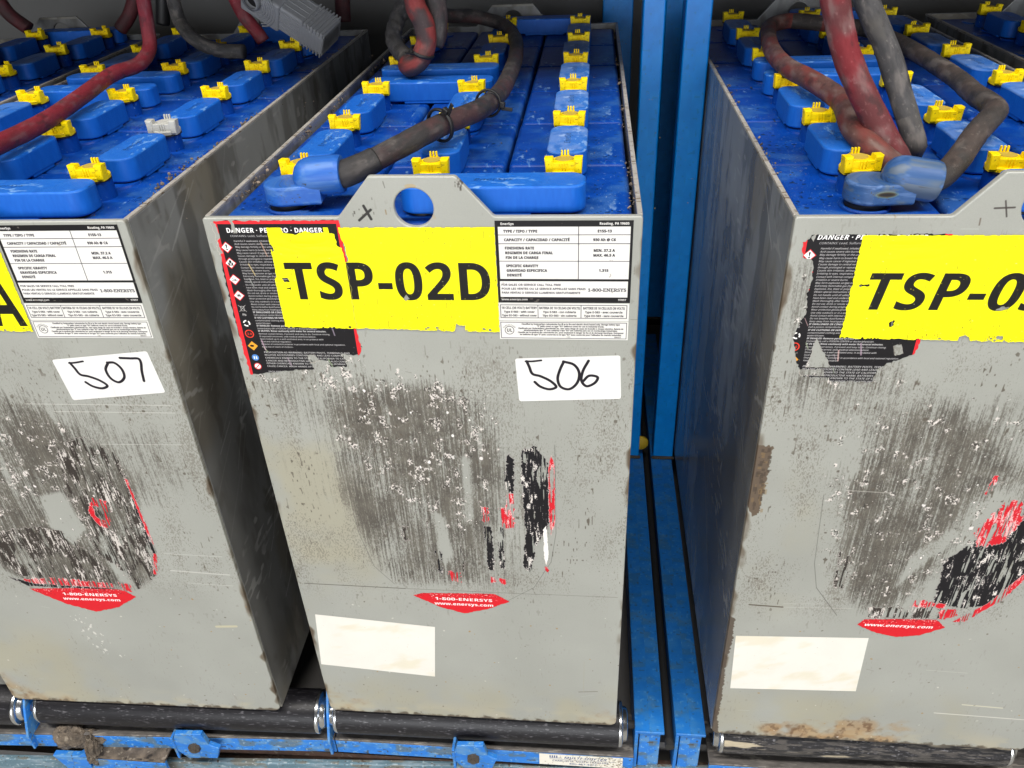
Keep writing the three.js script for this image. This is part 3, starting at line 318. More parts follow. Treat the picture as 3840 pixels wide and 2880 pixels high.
// ---------------------------------------------------------------- batteries
const LINKS = []; // [column, z, length axis]
for (const r of [0, 1, 3, 4]) LINKS.push([0, r, 'z']); for (const r of [0, 1, 3, 4]) LINKS.push([1, r, 'z']); for (let r = 0; r < 5; r++) LINKS.push([2, r, 'z']);
const CROSS = [[0.5, rowZ(2) - 0.0425], [0.5, rowZ(3) + 0.0425], [1.5, rowZ(0) + 0.0475], [1.5, rowZ(5) - 0.0425]];
function battery(cfg) {
  const b = thing('industrial_battery', cfg.label, 'battery', [cfg.x, BASE, cfg.z], 'grey trayed batteries side by side in the rack'); b.rotation.y = cfg.turn ?? 0; const r = rng(cfg.seed * 7 + 1);
  const front = cfg.panel ? panelTextures(cfg.panel) : null;
  part('front_panel', panelGeo, front ? std({ map: front.map, roughnessMap: front.rough, roughness: 1 }) : M.side, b);
  part('back_panel', backGeo, M.side, b); for (const s of [-1, 1]) { part('side_panel', sideGeos[s], M.side, b); part('rim_edge', rimGeos[s], M.rim, b); } part('tray_floor', floorGeo, M.side, b);
  for (const col of cfg.cols ?? [0, 1, 2]) for (let row = 0; row < 6; row++) {
    const x = COLX[col] + (r() - 0.5) * 0.0012, z = rowZ(row) + (r() - 0.5) * 0.0006; const c = part('cell', cellGeo, M.cell[(r() * 3) | 0], b); c.position.set(x, CELLTOP + (r() - 0.5) * 0.0008, z); if (r() < 0.5) c.rotation.y = 0;
    const grey = cfg.greyCap && cfg.greyCap[0] === col && cfg.greyCap[1] === row, v = part('vent_cap', capGeo, grey ? M.capGrey : M.cap[(r() * r() * 4) | 0], b); v.position.set(x + (r() - 0.5) * 0.002, CELLTOP + 0.0205, z + 0.0005); v.rotation.y = (cfg.capTurn ?? 0) + (r() - 0.5) * 0.26; v.rotation.x = (r() - 0.5) * 0.05; v.rotation.z = (r() - 0.5) * 0.06; if (grey) v.userData.label = 'grey vent cap among the yellow ones';
    part('gasket', gasketGeo, M.black, v); part('cap_lid', lidGeo, grey ? M.capGrey : M.lid, v);
  }
  const put = (geo, x, z, turn, col) => { const k = Math.min(3, Math.max(0, (cfg.dusty ?? [0, 1, 0])[col] + ((r() * 2.4) | 0) - (r() < 0.3 ? 1 : 0))), c = part('link_cover', geo.body, M.cover[k], b); c.position.set(x + (r() - 0.5) * 0.0015, CELLTOP, z); c.rotation.y = turn + (r() - 0.5) * 0.03; for (const g of geo.post) part('link_post', g, M.black, c); };
  for (const [c, row] of LINKS) if ((cfg.cols ?? [0, 1, 2]).includes(c)) put(shortCover, COLX[c], (rowZ(row) + rowZ(row + 1)) / 2, Math.PI / 2, c);
  for (const [c, z] of CROSS) if ((cfg.cols ?? [0, 1, 2]).includes(Math.floor(c))) put(longCover, (COLX[Math.floor(c)] + COLX[Math.ceil(c)]) / 2, z, 0, 0);
  if (cfg.decals) cfg.decals(b);
  return b;
}
const rimGeos = { [-1]: rimGeo(-1), 1: rimGeo(1) };
const sideGeos = { [-1]: sideGeo(-1), 1: sideGeo(1) };
const plates = (b, seed) => {
  sticker('rating_label', b, 0.2783, 0.0036, 0.1262, 0.0834, 0, 0.0003, specCanvas(seed), { rough: 0.35, label: 'black and white rating label' });
  sticker('cell_label', b, 0.2778, 0.0876, 0.1262, 0.0195, 0, 0.0003, cellLabelCanvas, { rough: 0.4 }); sticker('listing_label', b, 0.2778, 0.1076, 0.1262, 0.0204, 0, 0.0003, listingCanvas, { rough: 0.4 });
};
const RED_MAIN = [[0.149, 0.5051], [0.162, 0.5], [0.18, 0.499], [0.2537, 0.4965], [0.272, 0.5093], [0.2425, 0.5255], [0.2133, 0.5347], [0.184, 0.5255]];
const K = '#121014', R = '#c41a27', MOT = 'rgb(90,80,74)';

const main = battery({
  label: 'centre battery with the 506 sticker and a torn yellow label reading TSP-02D', seed: 2, x: W / 2, z: 0, dusty: [0, 1, 3],
  panel: {
    shield: [[0.098, 0.17], [0.32, 0.17], [0.33, 0.26], [0.3312, 0.385], [0.325, 0.437], [0.303, 0.483], [0.27, 0.506], [0.2065, 0.53], [0.15, 0.5], [0.127, 0.4864], [0.105, 0.4557], [0.0925, 0.385], [0.093, 0.3]], seed: 11, edge: 0.4, flakes: 120,
    wear: [{ a: 0.95, pts: [[0.12, 0.185], [0.22, 0.182], [0.262, 0.21], [0.276, 0.27], [0.262, 0.35], [0.25, 0.42], [0.235, 0.485], [0.135, 0.487], [0.105, 0.44], [0.094, 0.39], [0.094, 0.3], [0.1, 0.23]] }, { a: 0.42, pts: [[0.24, 0.18], [0.3, 0.2], [0.335, 0.26], [0.333, 0.4], [0.31, 0.46], [0.27, 0.5], [0.23, 0.49], [0.26, 0.35]] }, { a: 0.4, pts: [[0.09, 0.18], [0.14, 0.17], [0.13, 0.49], [0.09, 0.42], [0.085, 0.3]] }, { a: 0.55, pts: [[0.01, 0.17], [0.13, 0.15], [0.17, 0.2], [0.09, 0.25], [0.02, 0.21]] }, { a: 0.32, pts: [[0.02, 0.2], [0.1, 0.2], [0.1, 0.5], [0.05, 0.5], [0.025, 0.35]] }],
    foil: [{ a: 1, pts: [[0.1, 0.16], [0.23, 0.18], [0.27, 0.22], [0.25, 0.38], [0.22, 0.4], [0.13, 0.33], [0.098, 0.3]] }, { a: 1, pts: [[0.006, 0.17], [0.06, 0.16], [0.13, 0.143], [0.16, 0.18], [0.12, 0.196], [0.01, 0.184]] }],
    light: [{ pts: [[0, 0.15], [0.413, 0.15], [0.413, 0.5], [0, 0.5]] }],
    clear: [{ pts: [[0.29, 0.456], [0.32, 0.4], [0.329, 0.39], [0.32, 0.44], [0.302, 0.47]] }, { pts: [[0.226, 0.28], [0.236, 0.28], [0.234, 0.37], [0.227, 0.38]] }, { pts: [[0.188, 0.36], [0.2, 0.37], [0.204, 0.43], [0.196, 0.45], [0.189, 0.42]] }],
    stain: [{ pts: [[0, 0.2], [0.09, 0.2], [0.1, 0.5], [0, 0.52]] }, { a: 0.9, pts: [[0, 0.68], [0.413, 0.69], [0.413, 0.76], [0, 0.76]] }],
    rust: [{ a: 0.5, pts: [[0, 0.7], [0.06, 0.73], [0.06, 0.756], [0, 0.756]] }, { a: 0.4, pts: [[0.36, 0.735], [0.413, 0.72], [0.413, 0.756], [0.35, 0.756]] }],
    lines: [[0.009, 0.4914, 0.14, 0.4935, 0.0011, 'rgba(52,46,38,0.7)'], [0.14, 0.4935, 0.31, 0.4945, 0.0007, 'rgba(60,54,48,0.5)'], [0.31, 0.494, 0.406, 0.4942, 0.0006, 'rgba(60,54,48,0.45)'], [0.092, 0.37, 0.0935, 0.4, 0.0005, 'rgba(60,58,54,0.7)'], [0.0935, 0.4, 0.105, 0.456, 0.0005, 'rgba(60,58,54,0.7)'], [0.105, 0.456, 0.127, 0.486, 0.0005, 'rgba(60,58,54,0.7)'], [0.331, 0.26, 0.3312, 0.39, 0.0005, 'rgba(60,58,54,0.7)'], [0.3312, 0.39, 0.325, 0.437, 0.0005, 'rgba(60,58,54,0.7)'], [0.325, 0.437, 0.303, 0.483, 0.0005, 'rgba(60,58,54,0.7)'], [0.303, 0.483, 0.27, 0.508, 0.0005, 'rgba(60,58,54,0.6)'],
      [0.158, -0.011, 0.1634, 0.0017, 0.0025, '#1b1816'], [0.1642, -0.0073, 0.152, 0.0029, 0.0023, '#1b1816'], [0.36, 0.684, 0.385, 0.681, 0.0016, 'rgba(96,90,82,0.6)'], [0.3665, 0.62, 0.3665, 0.684, 0.0009, 'rgba(150,146,130,0.6)'], [0.178, -0.007, 0.1783, -0.003, 0.0012, 'rgba(120,96,62,0.7)'], [0.179, -0.034, 0.18, -0.028, 0.0006, 'rgba(60,56,52,0.7)'], [0.222, -0.001, 0.223, 0.0006, 0.0026, 'rgba(160,140,110,0.5)']],
    draw: (x, P) => { x.fillStyle = 'rgba(170,140,90,0.5)'; x.beginPath(); x.ellipse(...P(0.2035, -0.0293), 12, 5, 0, 0, 7); x.fill(); const r = rng(6); for (let i = 0; i < 26; i++) { x.fillStyle = 'rgba(52,46,40,0.65)'; const q = r() < 0.5 ? P(0.133 + r() * 0.036, -0.001 - r() * 0.036) : P(0.244 + r() * 0.006, -0.036 + r() * 0.008); x.fillRect(q[0], q[1], 1 + r() * 3, 2 + r() * 7); } },
  },
  decals(b) {
    const d = dangerCanvas(21, [[0.0112, 0.0028], [0.1328, 0.0027], [0.1338, 0.0435], [0.132, 0.1176], [0.1338, 0.1426], [0.1306, 0.1494], [0.112, 0.1475], [0.116, 0.163], [0.098, 0.164], [0.097, 0.156], [0.078, 0.155], [0.08, 0.167], [0.063, 0.168], [0.045, 0.17], [0.03, 0.172], [0.0089, 0.1749], [0.0075, 0.12], [0.0075, 0.06], [0.0105, 0.03]], [[[0.0262, 0.002], [0.0298, 0.002], [0.0315, 0.0155], [0.0278, 0.0155]], [[0.0085, 0.004], [0.0125, 0.006], [0.0135, 0.02], [0.0088, 0.0265]], [[0.075, 0.15], [0.083, 0.149], [0.088, 0.157], [0.077, 0.16]], [[0.05, 0.0026], [0.0585, 0.0026], [0.055, 0.0042]], [[0.0075, 0.028], [0.0112, 0.03], [0.0125, 0.036], [0.0085, 0.037]]], '');
    sticker('danger_label', b, d.x0, d.y0, d.w, d.h, 0, 0.0003, d.map, { cut: true, rough: 0.38, label: 'torn black danger label with red border' });
    const y = yellowCanvas(31, 'TSP-02D', 0.0698, 0.2045, 0.0452, 0.0847, 0.0588, 0.278, 0.0095, 0.1212, [[[0.058, 0.008], [0.0615, 0.008], [0.0612, 0.06], [0.058, 0.0655]], [[0.075, 0.008], [0.116, 0.008], [0.1165, 0.0145], [0.104, 0.0155], [0.099, 0.013], [0.09, 0.0165], [0.077, 0.0152]], [[0.1205, 0.008], [0.1305, 0.008], [0.1322, 0.022], [0.135, 0.03], [0.1352, 0.044], [0.1325, 0.045], [0.1312, 0.03], [0.127, 0.028], [0.1262, 0.016], [0.1215, 0.0155]], [[0.066, 0.062], [0.072, 0.0615], [0.0735, 0.066], [0.068, 0.0665]], [[0.068, 0.072], [0.074, 0.0715], [0.0735, 0.075]], [[0.1845, 0.0842], [0.188, 0.079], [0.191, 0.0835], [0.187, 0.086]], [[0.2325, 0.122], [0.2348, 0.1105], [0.238, 0.113], [0.244, 0.1125], [0.2435, 0.122]], [[0.2142, 0.122], [0.2155, 0.117], [0.2185, 0.1185], [0.219, 0.122]], [[0.0605, 0.022], [0.0655, 0.034], [0.062, 0.034]]], '');
    sticker('unit_label', b, 0.0588, 0.0095, y.w, y.h, 0, 0.0008, y.map, { cut: true, rough: 0.4, bump: y.bump, bumpScale: 0.0022, label: 'yellow unit label reading TSP-02D' });
    plates(b, 41); sticker('number_sticker', b, 0.2931, 0.1481, 0.1057, 0.0525, 0.05, 0.0003, NUM506, { round: 0.0025, rough: 0.5, label: 'white sticker with 506 in marker' });
    sticker('blank_sticker', b, 0.0078, 0.5562, 0.1595, 0.103, -0.091, 0.0003, blankCanvas(3), { rough: 0.45 });
    const s = shieldCanvas(51, [{ col: K, pts: [[0.2946, 0.268], [0.3101, 0.2622], [0.3234, 0.2846], [0.324, 0.3728], [0.3202, 0.3853], [0.3068, 0.4112], [0.3, 0.4562], [0.2917, 0.4459], [0.2963, 0.3864], [0.2946, 0.3522], [0.2935, 0.3011]] }, { col: R, amp: 0.001, pts: [[0.327, 0.2735], [0.33, 0.2866], [0.3305, 0.3725], [0.3256, 0.3925], [0.3238, 0.3606], [0.3238, 0.2912]] }, { col: '#e6e2dd', edge: 0, amp: 0.0008, pts: [[0.3165, 0.384], [0.32, 0.378], [0.3225, 0.425], [0.319, 0.444], [0.3165, 0.43]] }, { col: R, pts: [[0.2764, 0.3316], [0.2836, 0.3313], [0.2826, 0.3832], [0.2705, 0.3838], [0.2634, 0.3779], [0.2655, 0.3534], [0.2738, 0.3507]] }, { col: K, pts: [[0.2806, 0.2728], [0.2854, 0.2836], [0.2837, 0.329], [0.2765, 0.3293], [0.2737, 0.3109]] }, { col: K, pts: rectP(0.1845, 0.425, 0.192, 0.464) }, { col: MOT, pts: rectP(0.2085, 0.372, 0.2195, 0.46) }, { col: K, pts: rectP(0.2465, 0.382, 0.256, 0.455) }, { col: K, pts: rectP(0.2615, 0.382, 0.2695, 0.452) }, { col: R, pts: rectP(0.198, 0.459, 0.213, 0.479) }, { col: R, pts: rectP(0.247, 0.466, 0.256, 0.477) }, { col: R, pts: rectP(0.2612, 0.468, 0.269, 0.4785) }, { col: R, pts: rectP(0.2445, 0.351, 0.253, 0.376) }, { col: MOT, pts: rectP(0.146, 0.385, 0.156, 0.41) }, { col: MOT, pts: rectP(0.178, 0.36, 0.188, 0.392) }, { col: R, edge: 0, pts: rectP(0.318, 0.444, 0.322, 0.456) }], RED_MAIN, [['1-800-ENERSYS', 0.2133, 0.5118, 0.074], ['www.enersys.com', 0.2133, 0.5205, 0.076]], '');
    sticker('worn_label', b, s.x0, s.y0, s.w, s.h, 0, 0.0003, s.map, { cut: true, rough: 0.42, label: 'torn scraps of a red and black shield label' });
  },
});
const left = battery({
  label: 'battery with the 507 sticker and one grey vent cap, tray beside the centre one', seed: 5, x: -0.0735 - W / 2, z: 0.0085, turn: 0.012, greyCap: [2, 1],
  panel: {
    shield: [[0.083, 0.17], [0.305, 0.17], [0.3148, 0.26], [0.316, 0.4], [0.313, 0.45], [0.297, 0.484], [0.278, 0.506], [0.2, 0.54], [0.13, 0.506], [0.098, 0.48], [0.078, 0.44], [0.075, 0.385], [0.078, 0.3]], seed: 23, edge: 0.34, flakes: 80,
    wear: [{ a: 1, pts: [[0.05, 0.19], [0.2, 0.2], [0.26, 0.225], [0.3, 0.265], [0.318, 0.3], [0.318, 0.45], [0.28, 0.5], [0.2, 0.52], [0.12, 0.51], [0.075, 0.46], [0.06, 0.36]] }, { a: 0.45, pts: [[0.03, 0.17], [0.28, 0.2], [0.33, 0.24], [0.39, 0.24], [0.4, 0.4], [0.33, 0.47], [0.31, 0.28], [0.2, 0.19]] }, { a: 0.8, pts: [[0.375, 0.62], [0.395, 0.63], [0.408, 0.75], [0.38, 0.75]] }],
    foil: [{ a: 0.9, pts: [[0.08, 0.2], [0.24, 0.22], [0.3, 0.27], [0.3, 0.38], [0.22, 0.45], [0.1, 0.45]] }], light: [{ pts: [[0, 0.15], [0.413, 0.15], [0.413, 0.5], [0, 0.5]] }],
    clear: [{ pts: [[0.195, 0.35], [0.225, 0.34], [0.235, 0.4], [0.21, 0.43], [0.19, 0.4]] }, { pts: [[0.245, 0.44], [0.26, 0.45], [0.268, 0.5], [0.25, 0.495]] }],
    stain: [{ a: 0.8, pts: [[0, 0.6], [0.12, 0.6], [0.2, 0.756], [0, 0.756]] }], rust: [{ a: 0.7, pts: [[0, 0.69], [0.016, 0.72], [0.05, 0.742], [0.09, 0.742], [0.1, 0.756], [0, 0.756]] }, { a: 0.6, pts: [[0.17, 0.727], [0.21, 0.735], [0.205, 0.742], [0.17, 0.735]] }],
    lines: [[0.23, 0.213, 0.4, 0.213, 0.0006, 'rgba(196,194,188,0.8)'], [0.26, 0.223, 0.4, 0.223, 0.0007, 'rgba(196,194,188,0.8)'], [0.3, 0.268, 0.4, 0.267, 0.0006, 'rgba(190,188,182,0.7)'], [0.325, 0.44, 0.4, 0.443, 0.0008, 'rgba(190,188,182,0.7)'], [0.325, 0.47, 0.402, 0.475, 0.0018, 'rgba(190,188,182,0.75)'], [0.342, 0.492, 0.402, 0.495, 0.0007, 'rgba(190,188,182,0.7)'], [0.36, 0.575, 0.388, 0.573, 0.004, 'rgba(196,186,150,0.6)'], [0.098, 0.49, 0.13, 0.506, 0.0006, 'rgba(50,46,42,0.8)']],
    draw: (x, P) => { x.fillStyle = 'rgba(214,210,204,0.7)'; const r = rng(3); for (let i = 0; i < 40; i++) { const q = P(0.15 + r() * 0.03 + i * 0.0007, 0.56 + i * 0.0022); x.beginPath(); x.ellipse(q[0], q[1], 1 + r() * 7 * r(), 1 + r() * 3, r() * 2, 0, 7); x.fill(); } },
  },
  decals(b) {
    const y = yellowCanvas(37, 'TSP-02A', 0.0655, 0.207, 0.0545, 0.1139, 0.0588, 0.276, 0.0131, 0.1215, [], ''); sticker('unit_label', b, 0.0588, 0.0131, y.w, y.h, 0, 0.0008, y.map, { cut: true, rough: 0.4, bump: y.bump, bumpScale: 0.0015, label: 'yellow unit label ending in A' });
    plates(b, 47); sticker('number_sticker', b, 0.2852, 0.1492, 0.1098, 0.0525, 0.105, 0.0003, NUM507, { round: 0.0025, rough: 0.5, label: 'white sticker with 507 in marker' });
    const s = shieldCanvas(57, [{ col: MOT, amp: 0.004, pts: [[0.245, 0.268], [0.285, 0.258], [0.31, 0.278], [0.315, 0.33], [0.3155, 0.43], [0.302, 0.48], [0.27, 0.506], [0.258, 0.47], [0.235, 0.44], [0.24, 0.39], [0.232, 0.34]] }, { col: MOT, amp: 0.004, pts: [[0.09, 0.4], [0.12, 0.41], [0.165, 0.4], [0.2, 0.405], [0.235, 0.455], [0.248, 0.5], [0.14, 0.503], [0.1, 0.47]] }, { col: K, amp: 0.001, pts: [[0.31, 0.36], [0.3145, 0.36], [0.316, 0.45], [0.311, 0.445]] }, { col: R, amp: 0.0012, pts: [[0.3125, 0.318], [0.3152, 0.32], [0.3168, 0.425], [0.314, 0.42]] }, { col: R, amp: 0.0012, pts: [[0.312, 0.44], [0.3155, 0.442], [0.305, 0.478], [0.301, 0.477]] }, { col: R, amp: 0.002, pts: [[0.2609, 0.3495], [0.2768, 0.3537], [0.2766, 0.378], [0.266, 0.3984], [0.2557, 0.3938], [0.2486, 0.3743]] }, { col: MOT, amp: 0.001, pts: [[0.258, 0.362], [0.268, 0.365], [0.266, 0.385], [0.257, 0.38]] }, { col: R, amp: 0.002, pts: [[0.118, 0.494], [0.16, 0.49], [0.24, 0.497], [0.24, 0.506], [0.12, 0.503]] }, { col: K, amp: 0.001, pts: [[0.098, 0.491], [0.13, 0.502], [0.24, 0.507], [0.24, 0.5095], [0.12, 0.507]] }, { col: R, amp: 0.002, pts: [[0.246, 0.495], [0.262, 0.498], [0.262, 0.512], [0.25, 0.51]] }], [[0.1183, 0.5121], [0.18, 0.5085], [0.247, 0.5078], [0.2637, 0.5211], [0.232, 0.543], [0.1985, 0.5531], [0.16, 0.539]], [['1-800-ENERSYS', 0.2, 0.5225, 0.076], ['www.enersys.com', 0.2, 0.5312, 0.08]], '');
    sticker('worn_label', b, s.x0, s.y0, s.w, s.h, 0, 0.0003, s.map, { cut: true, rough: 0.45, label: 'scratched remains of a shield label' });
  },
});
const right = battery({
  label: 'battery right of the blue posts, italic TSP-03 on its yellow label, rust along its bottom', seed: 9, x: 0.5446 + W / 2, z: 0.003, capTurn: 0.05, dusty: [1, 2, 2],
  panel: {
    shield: [[0.08, 0.17], [0.31, 0.17], [0.322, 0.26], [0.323, 0.4], [0.316, 0.437], [0.295, 0.485], [0.265, 0.51], [0.2, 0.535], [0.14, 0.51], [0.1249, 0.5067], [0.0933, 0.4603], [0.0847, 0.4209], [0.0776, 0.3169]], seed: 31, edge: 0.36, flakes: 80,
    wear: [{ a: 1, pts: [[0.105, 0.21], [0.18, 0.195], [0.24, 0.235], [0.27, 0.29], [0.232, 0.34], [0.23, 0.42], [0.19, 0.5], [0.14, 0.5], [0.11, 0.43], [0.1, 0.32]] }, { a: 0.5, pts: [[0.02, 0.15], [0.1, 0.17], [0.2, 0.18], [0.3, 0.2], [0.3, 0.36], [0.24, 0.24], [0.16, 0.2], [0.09, 0.22], [0.02, 0.2]] }, { a: 0.75, pts: [[0.02, 0.16], [0.13, 0.145], [0.13, 0.175], [0.02, 0.185]] }, { a: 0.4, pts: [[0.06, 0.21], [0.1, 0.21], [0.1, 0.32], [0.075, 0.3]] }, { a: 0.5, pts: [[0.02, 0.42], [0.06, 0.42], [0.07, 0.5], [0.02, 0.5]] }, { a: 0.6, pts: [[0.007, 0.04], [0.025, 0.04], [0.022, 0.13], [0.005, 0.13]] }],
    foil: [{ a: 0.75, pts: [[0.08, 0.2], [0.26, 0.2], [0.27, 0.4], [0.18, 0.49], [0.1, 0.45], [0.075, 0.3]] }, { a: 0.9, pts: [[0.02, 0.15], [0.13, 0.14], [0.13, 0.175], [0.04, 0.175]] }, { a: 1, pts: [[0.015, 0.03], [0.028, 0.03], [0.026, 0.115], [0.012, 0.115]] }], light: [{ pts: [[0, 0.12], [0.413, 0.12], [0.413, 0.5], [0, 0.5]] }],
    clear: [{ pts: [[0.083, 0.22], [0.095, 0.21], [0.108, 0.28], [0.098, 0.31]] }, { pts: [[0.19, 0.4], [0.225, 0.36], [0.23, 0.37], [0.2, 0.42], [0.18, 0.46]] }, { pts: [[0.12, 0.42], [0.128, 0.42], [0.126, 0.48], [0.12, 0.48]] }],
    stain: [{ a: 0.9, pts: [[0.02, 0.66], [0.3, 0.66], [0.34, 0.756], [0, 0.756]] }, { a: 0.6, pts: [[0.02, 0.3], [0.07, 0.3], [0.06, 0.5], [0.02, 0.5]] }],
    rust: [{ a: 1, pts: [[0.07, 0.725], [0.12, 0.71], [0.24, 0.706], [0.26, 0.73], [0.25, 0.757], [0.06, 0.757]] }, { a: 1, pts: [[0.15, 0.735], [0.23, 0.735], [0.25, 0.757], [0.14, 0.757]] }, { a: 0.5, pts: [[-0.002, 0.6], [0.01, 0.62], [0.008, 0.7], [0.012, 0.756], [-0.002, 0.756]] }],
    lines: [[0.1711, -0.0137, 0.1758, 0.0005, 0.0013, 'rgba(42,35,32,0.8)'], [0.1639, -0.0071, 0.1802, -0.0078, 0.0015, 'rgba(42,35,32,0.8)'], [0.155, 0.002, 0.1555, 0.008, 0.0012, 'rgba(70,52,40,0.6)'], [0.02, 0.494, 0.06, 0.496, 0.0018, 'rgba(60,48,36,0.8)'], [0.06, 0.496, 0.14, 0.4935, 0.0006, 'rgba(190,186,178,0.7)'], [0.06, 0.49, 0.1, 0.488, 0.0005, 'rgba(190,186,178,0.6)'], [0.1, 0.31, 0.145, 0.312, 0.0012, 'rgba(180,176,168,0.6)'], [0.0776, 0.3169, 0.0847, 0.4209, 0.0005, 'rgba(60,58,54,0.7)'], [0.0847, 0.4209, 0.0933, 0.4603, 0.0005, 'rgba(60,58,54,0.8)'], [0.0933, 0.4603, 0.1249, 0.5067, 0.0006, 'rgba(60,58,54,0.8)'], [0.28, 0.685, 0.4, 0.69, 0.0014, 'rgba(210,206,196,0.8)'], [0.31, 0.665, 0.36, 0.668, 0.002, 'rgba(206,200,176,0.7)'], [0.25, 0.6, 0.3, 0.602, 0.0006, 'rgba(200,196,188,0.6)']],
    draw: (x, P) => { const q0 = [[-0.002, 0.2515], [0.0155, 0.2527], [0.0148, 0.29], [0.0125, 0.3465], [0.006, 0.352], [-0.002, 0.336]], q1 = [[-0.002, 0.515], [0.006, 0.52], [0.0075, 0.56], [0.004, 0.6], [0.0065, 0.68], [0.005, 0.72], [0.011, 0.757], [-0.002, 0.757]]; for (const [q, a] of [[q0, 'rgba(88,74,60,0.95)'], [q1, 'rgba(72,60,50,0.85)']]) { x.beginPath(); rough(q, 0.0016, 77, 0.0014).forEach((p, i) => (i ? x.lineTo : x.moveTo).call(x, ...P(...p))); x.closePath(); x.fillStyle = a; x.fill(); } const r = rng(12); for (let i = 0; i < 60; i++) { x.fillStyle = i % 3 ? 'rgba(58,48,40,0.6)' : 'rgba(124,100,66,0.5)'; const q = P(0.002 + r() * 0.013, 0.255 + r() * 0.085); x.fillRect(q[0], q[1], 2 + r() * 8, 3 + r() * 14); const e = P(0.0745 + r() * 0.06, -r() * 0.036); if (i < 16) x.fillRect(e[0] + (0.06) * 0, e[1], 1 + r() * 3, 2 + r() * 4); } },
  },
  decals(b) {
    const d = dangerCanvas(27, [[0.0164, 0.0103], [0.136, 0.0099], [0.1361, 0.018], [0.133, 0.05], [0.1325, 0.1217], [0.131, 0.132], [0.1101, 0.1416], [0.1, 0.15], [0.099, 0.164], [0.0582, 0.1637], [0.0574, 0.159], [0.0328, 0.1595], [0.0255, 0.1475], [0.0209, 0.132], [0.0152, 0.1141], [0.0212, 0.0949], [0.0243, 0.0864], [0.0215, 0.0696], [0.0245, 0.052], [0.0205, 0.0342], [0.012, 0.031], [0.0098, 0.017], [0.0125, 0.0168]], [[[0.0379, 0.1157], [0.057, 0.1479], [0.0326, 0.1483]], [[0.11, 0.123], [0.117, 0.121], [0.121, 0.131], [0.114, 0.134]], [[0.027, 0.151], [0.05, 0.15], [0.052, 0.158], [0.03, 0.158]], [[0.0165, 0.012], [0.0205, 0.0095], [0.019, 0.0168]]], 'italic ');
    sticker('danger_label', b, d.x0, d.y0 + 0.0065, d.w, d.h, 0, 0.0003, d.map, { cut: true, rough: 0.38, label: 'ragged black danger label with a bare triangle' });
    const y = yellowCanvas(33, 'TSP-03', 0.068, 0.1705, 0.0532, 0.0904, 0.0588, 0.278, 0.0169, 0.1256, [[[0.058, 0.015], [0.0605, 0.015], [0.0592, 0.126], [0.058, 0.126]], [[0.1665, 0.127], [0.167, 0.1185], [0.172, 0.1165], [0.176, 0.119], [0.18, 0.127]], [[0.1995, 0.118], [0.205, 0.117], [0.206, 0.121], [0.201, 0.1215]], [[0.191, 0.091], [0.1955, 0.0865], [0.2035, 0.087], [0.2, 0.0895]], [[0.1005, 0.105], [0.1045, 0.101], [0.1055, 0.1065], [0.102, 0.109]], [[0.066, 0.0655], [0.075, 0.064], [0.0755, 0.0662], [0.067, 0.0675]]], '', -0.17);
    sticker('unit_label', b, 0.0588, 0.0169, y.w, y.h, 0, 0.0008, y.map, { cut: true, rough: 0.4, bump: y.bump, bumpScale: 0.0012, label: 'yellow unit label with italic TSP-03' });
    sticker('blank_sticker', b, 0.0125, 0.5477, 0.1592, 0.104, 0.042, 0.0003, blankCanvas(8), { rough: 0.45 });
    const s = shieldCanvas(61, [{ col: K, amp: 0.003, pts: [[0.29, 0.33], [0.262, 0.365], [0.2253, 0.4078], [0.228, 0.4527], [0.2298, 0.478], [0.262, 0.485], [0.288, 0.482], [0.315, 0.43], [0.325, 0.34]] }, { col: R, amp: 0.001, pts: [[0.318, 0.42], [0.322, 0.425], [0.303, 0.47], [0.272, 0.508], [0.258, 0.51], [0.29, 0.475]] }, { col: R, amp: 0.003, pts: [[0.2674, 0.3176], [0.2455, 0.365], [0.2555, 0.3861], [0.2796, 0.38], [0.2891, 0.3405], [0.28, 0.315]] }, { col: R, amp: 0.003, pts: [[0.208, 0.474], [0.245, 0.479], [0.244, 0.487], [0.205, 0.486]] }, { col: R, amp: 0.002, pts: [[0.236, 0.49], [0.256, 0.487], [0.262, 0.498], [0.247, 0.506], [0.238, 0.503]] }, { col: MOT, amp: 0.003, pts: [[0.11, 0.4], [0.125, 0.41], [0.122, 0.46], [0.112, 0.455]] }, { col: MOT, amp: 0.003, pts: [[0.16, 0.49], [0.24, 0.486], [0.24, 0.505], [0.16, 0.508]] }, { col: R, amp: 0.0015, pts: [[0.244, 0.285], [0.249, 0.285], [0.246, 0.315], [0.2415, 0.31]] }], [[0.1516, 0.5217], [0.1569, 0.5115], [0.2, 0.508], [0.2408, 0.5068], [0.2528, 0.5201], [0.226, 0.536], [0.2023, 0.5403], [0.176, 0.5345]], [['www.enersys.com', 0.199, 0.523, 0.08]], 'italic ');
    sticker('worn_label', b, s.x0, s.y0, s.w, s.h, 0, 0.0003, s.map, { cut: true, rough: 0.45, label: 'torn red and black shield label remains' });
  },
});
const farLeft = battery({ label: 'dim battery at the far left, only its blue lids and dark tray corner showing', seed: 14, x: -0.492 - W / 2, z: -0.005, turn: 0.04, cols: [1, 2], dusty: [0, 1, 1] });
const farRight = battery({ label: 'shadowed battery at the upper right corner, tray edge beyond the dark gap', seed: 17, x: 0.992 + W / 2, z: -0.005, turn: 0.0, cols: [0, 1] });

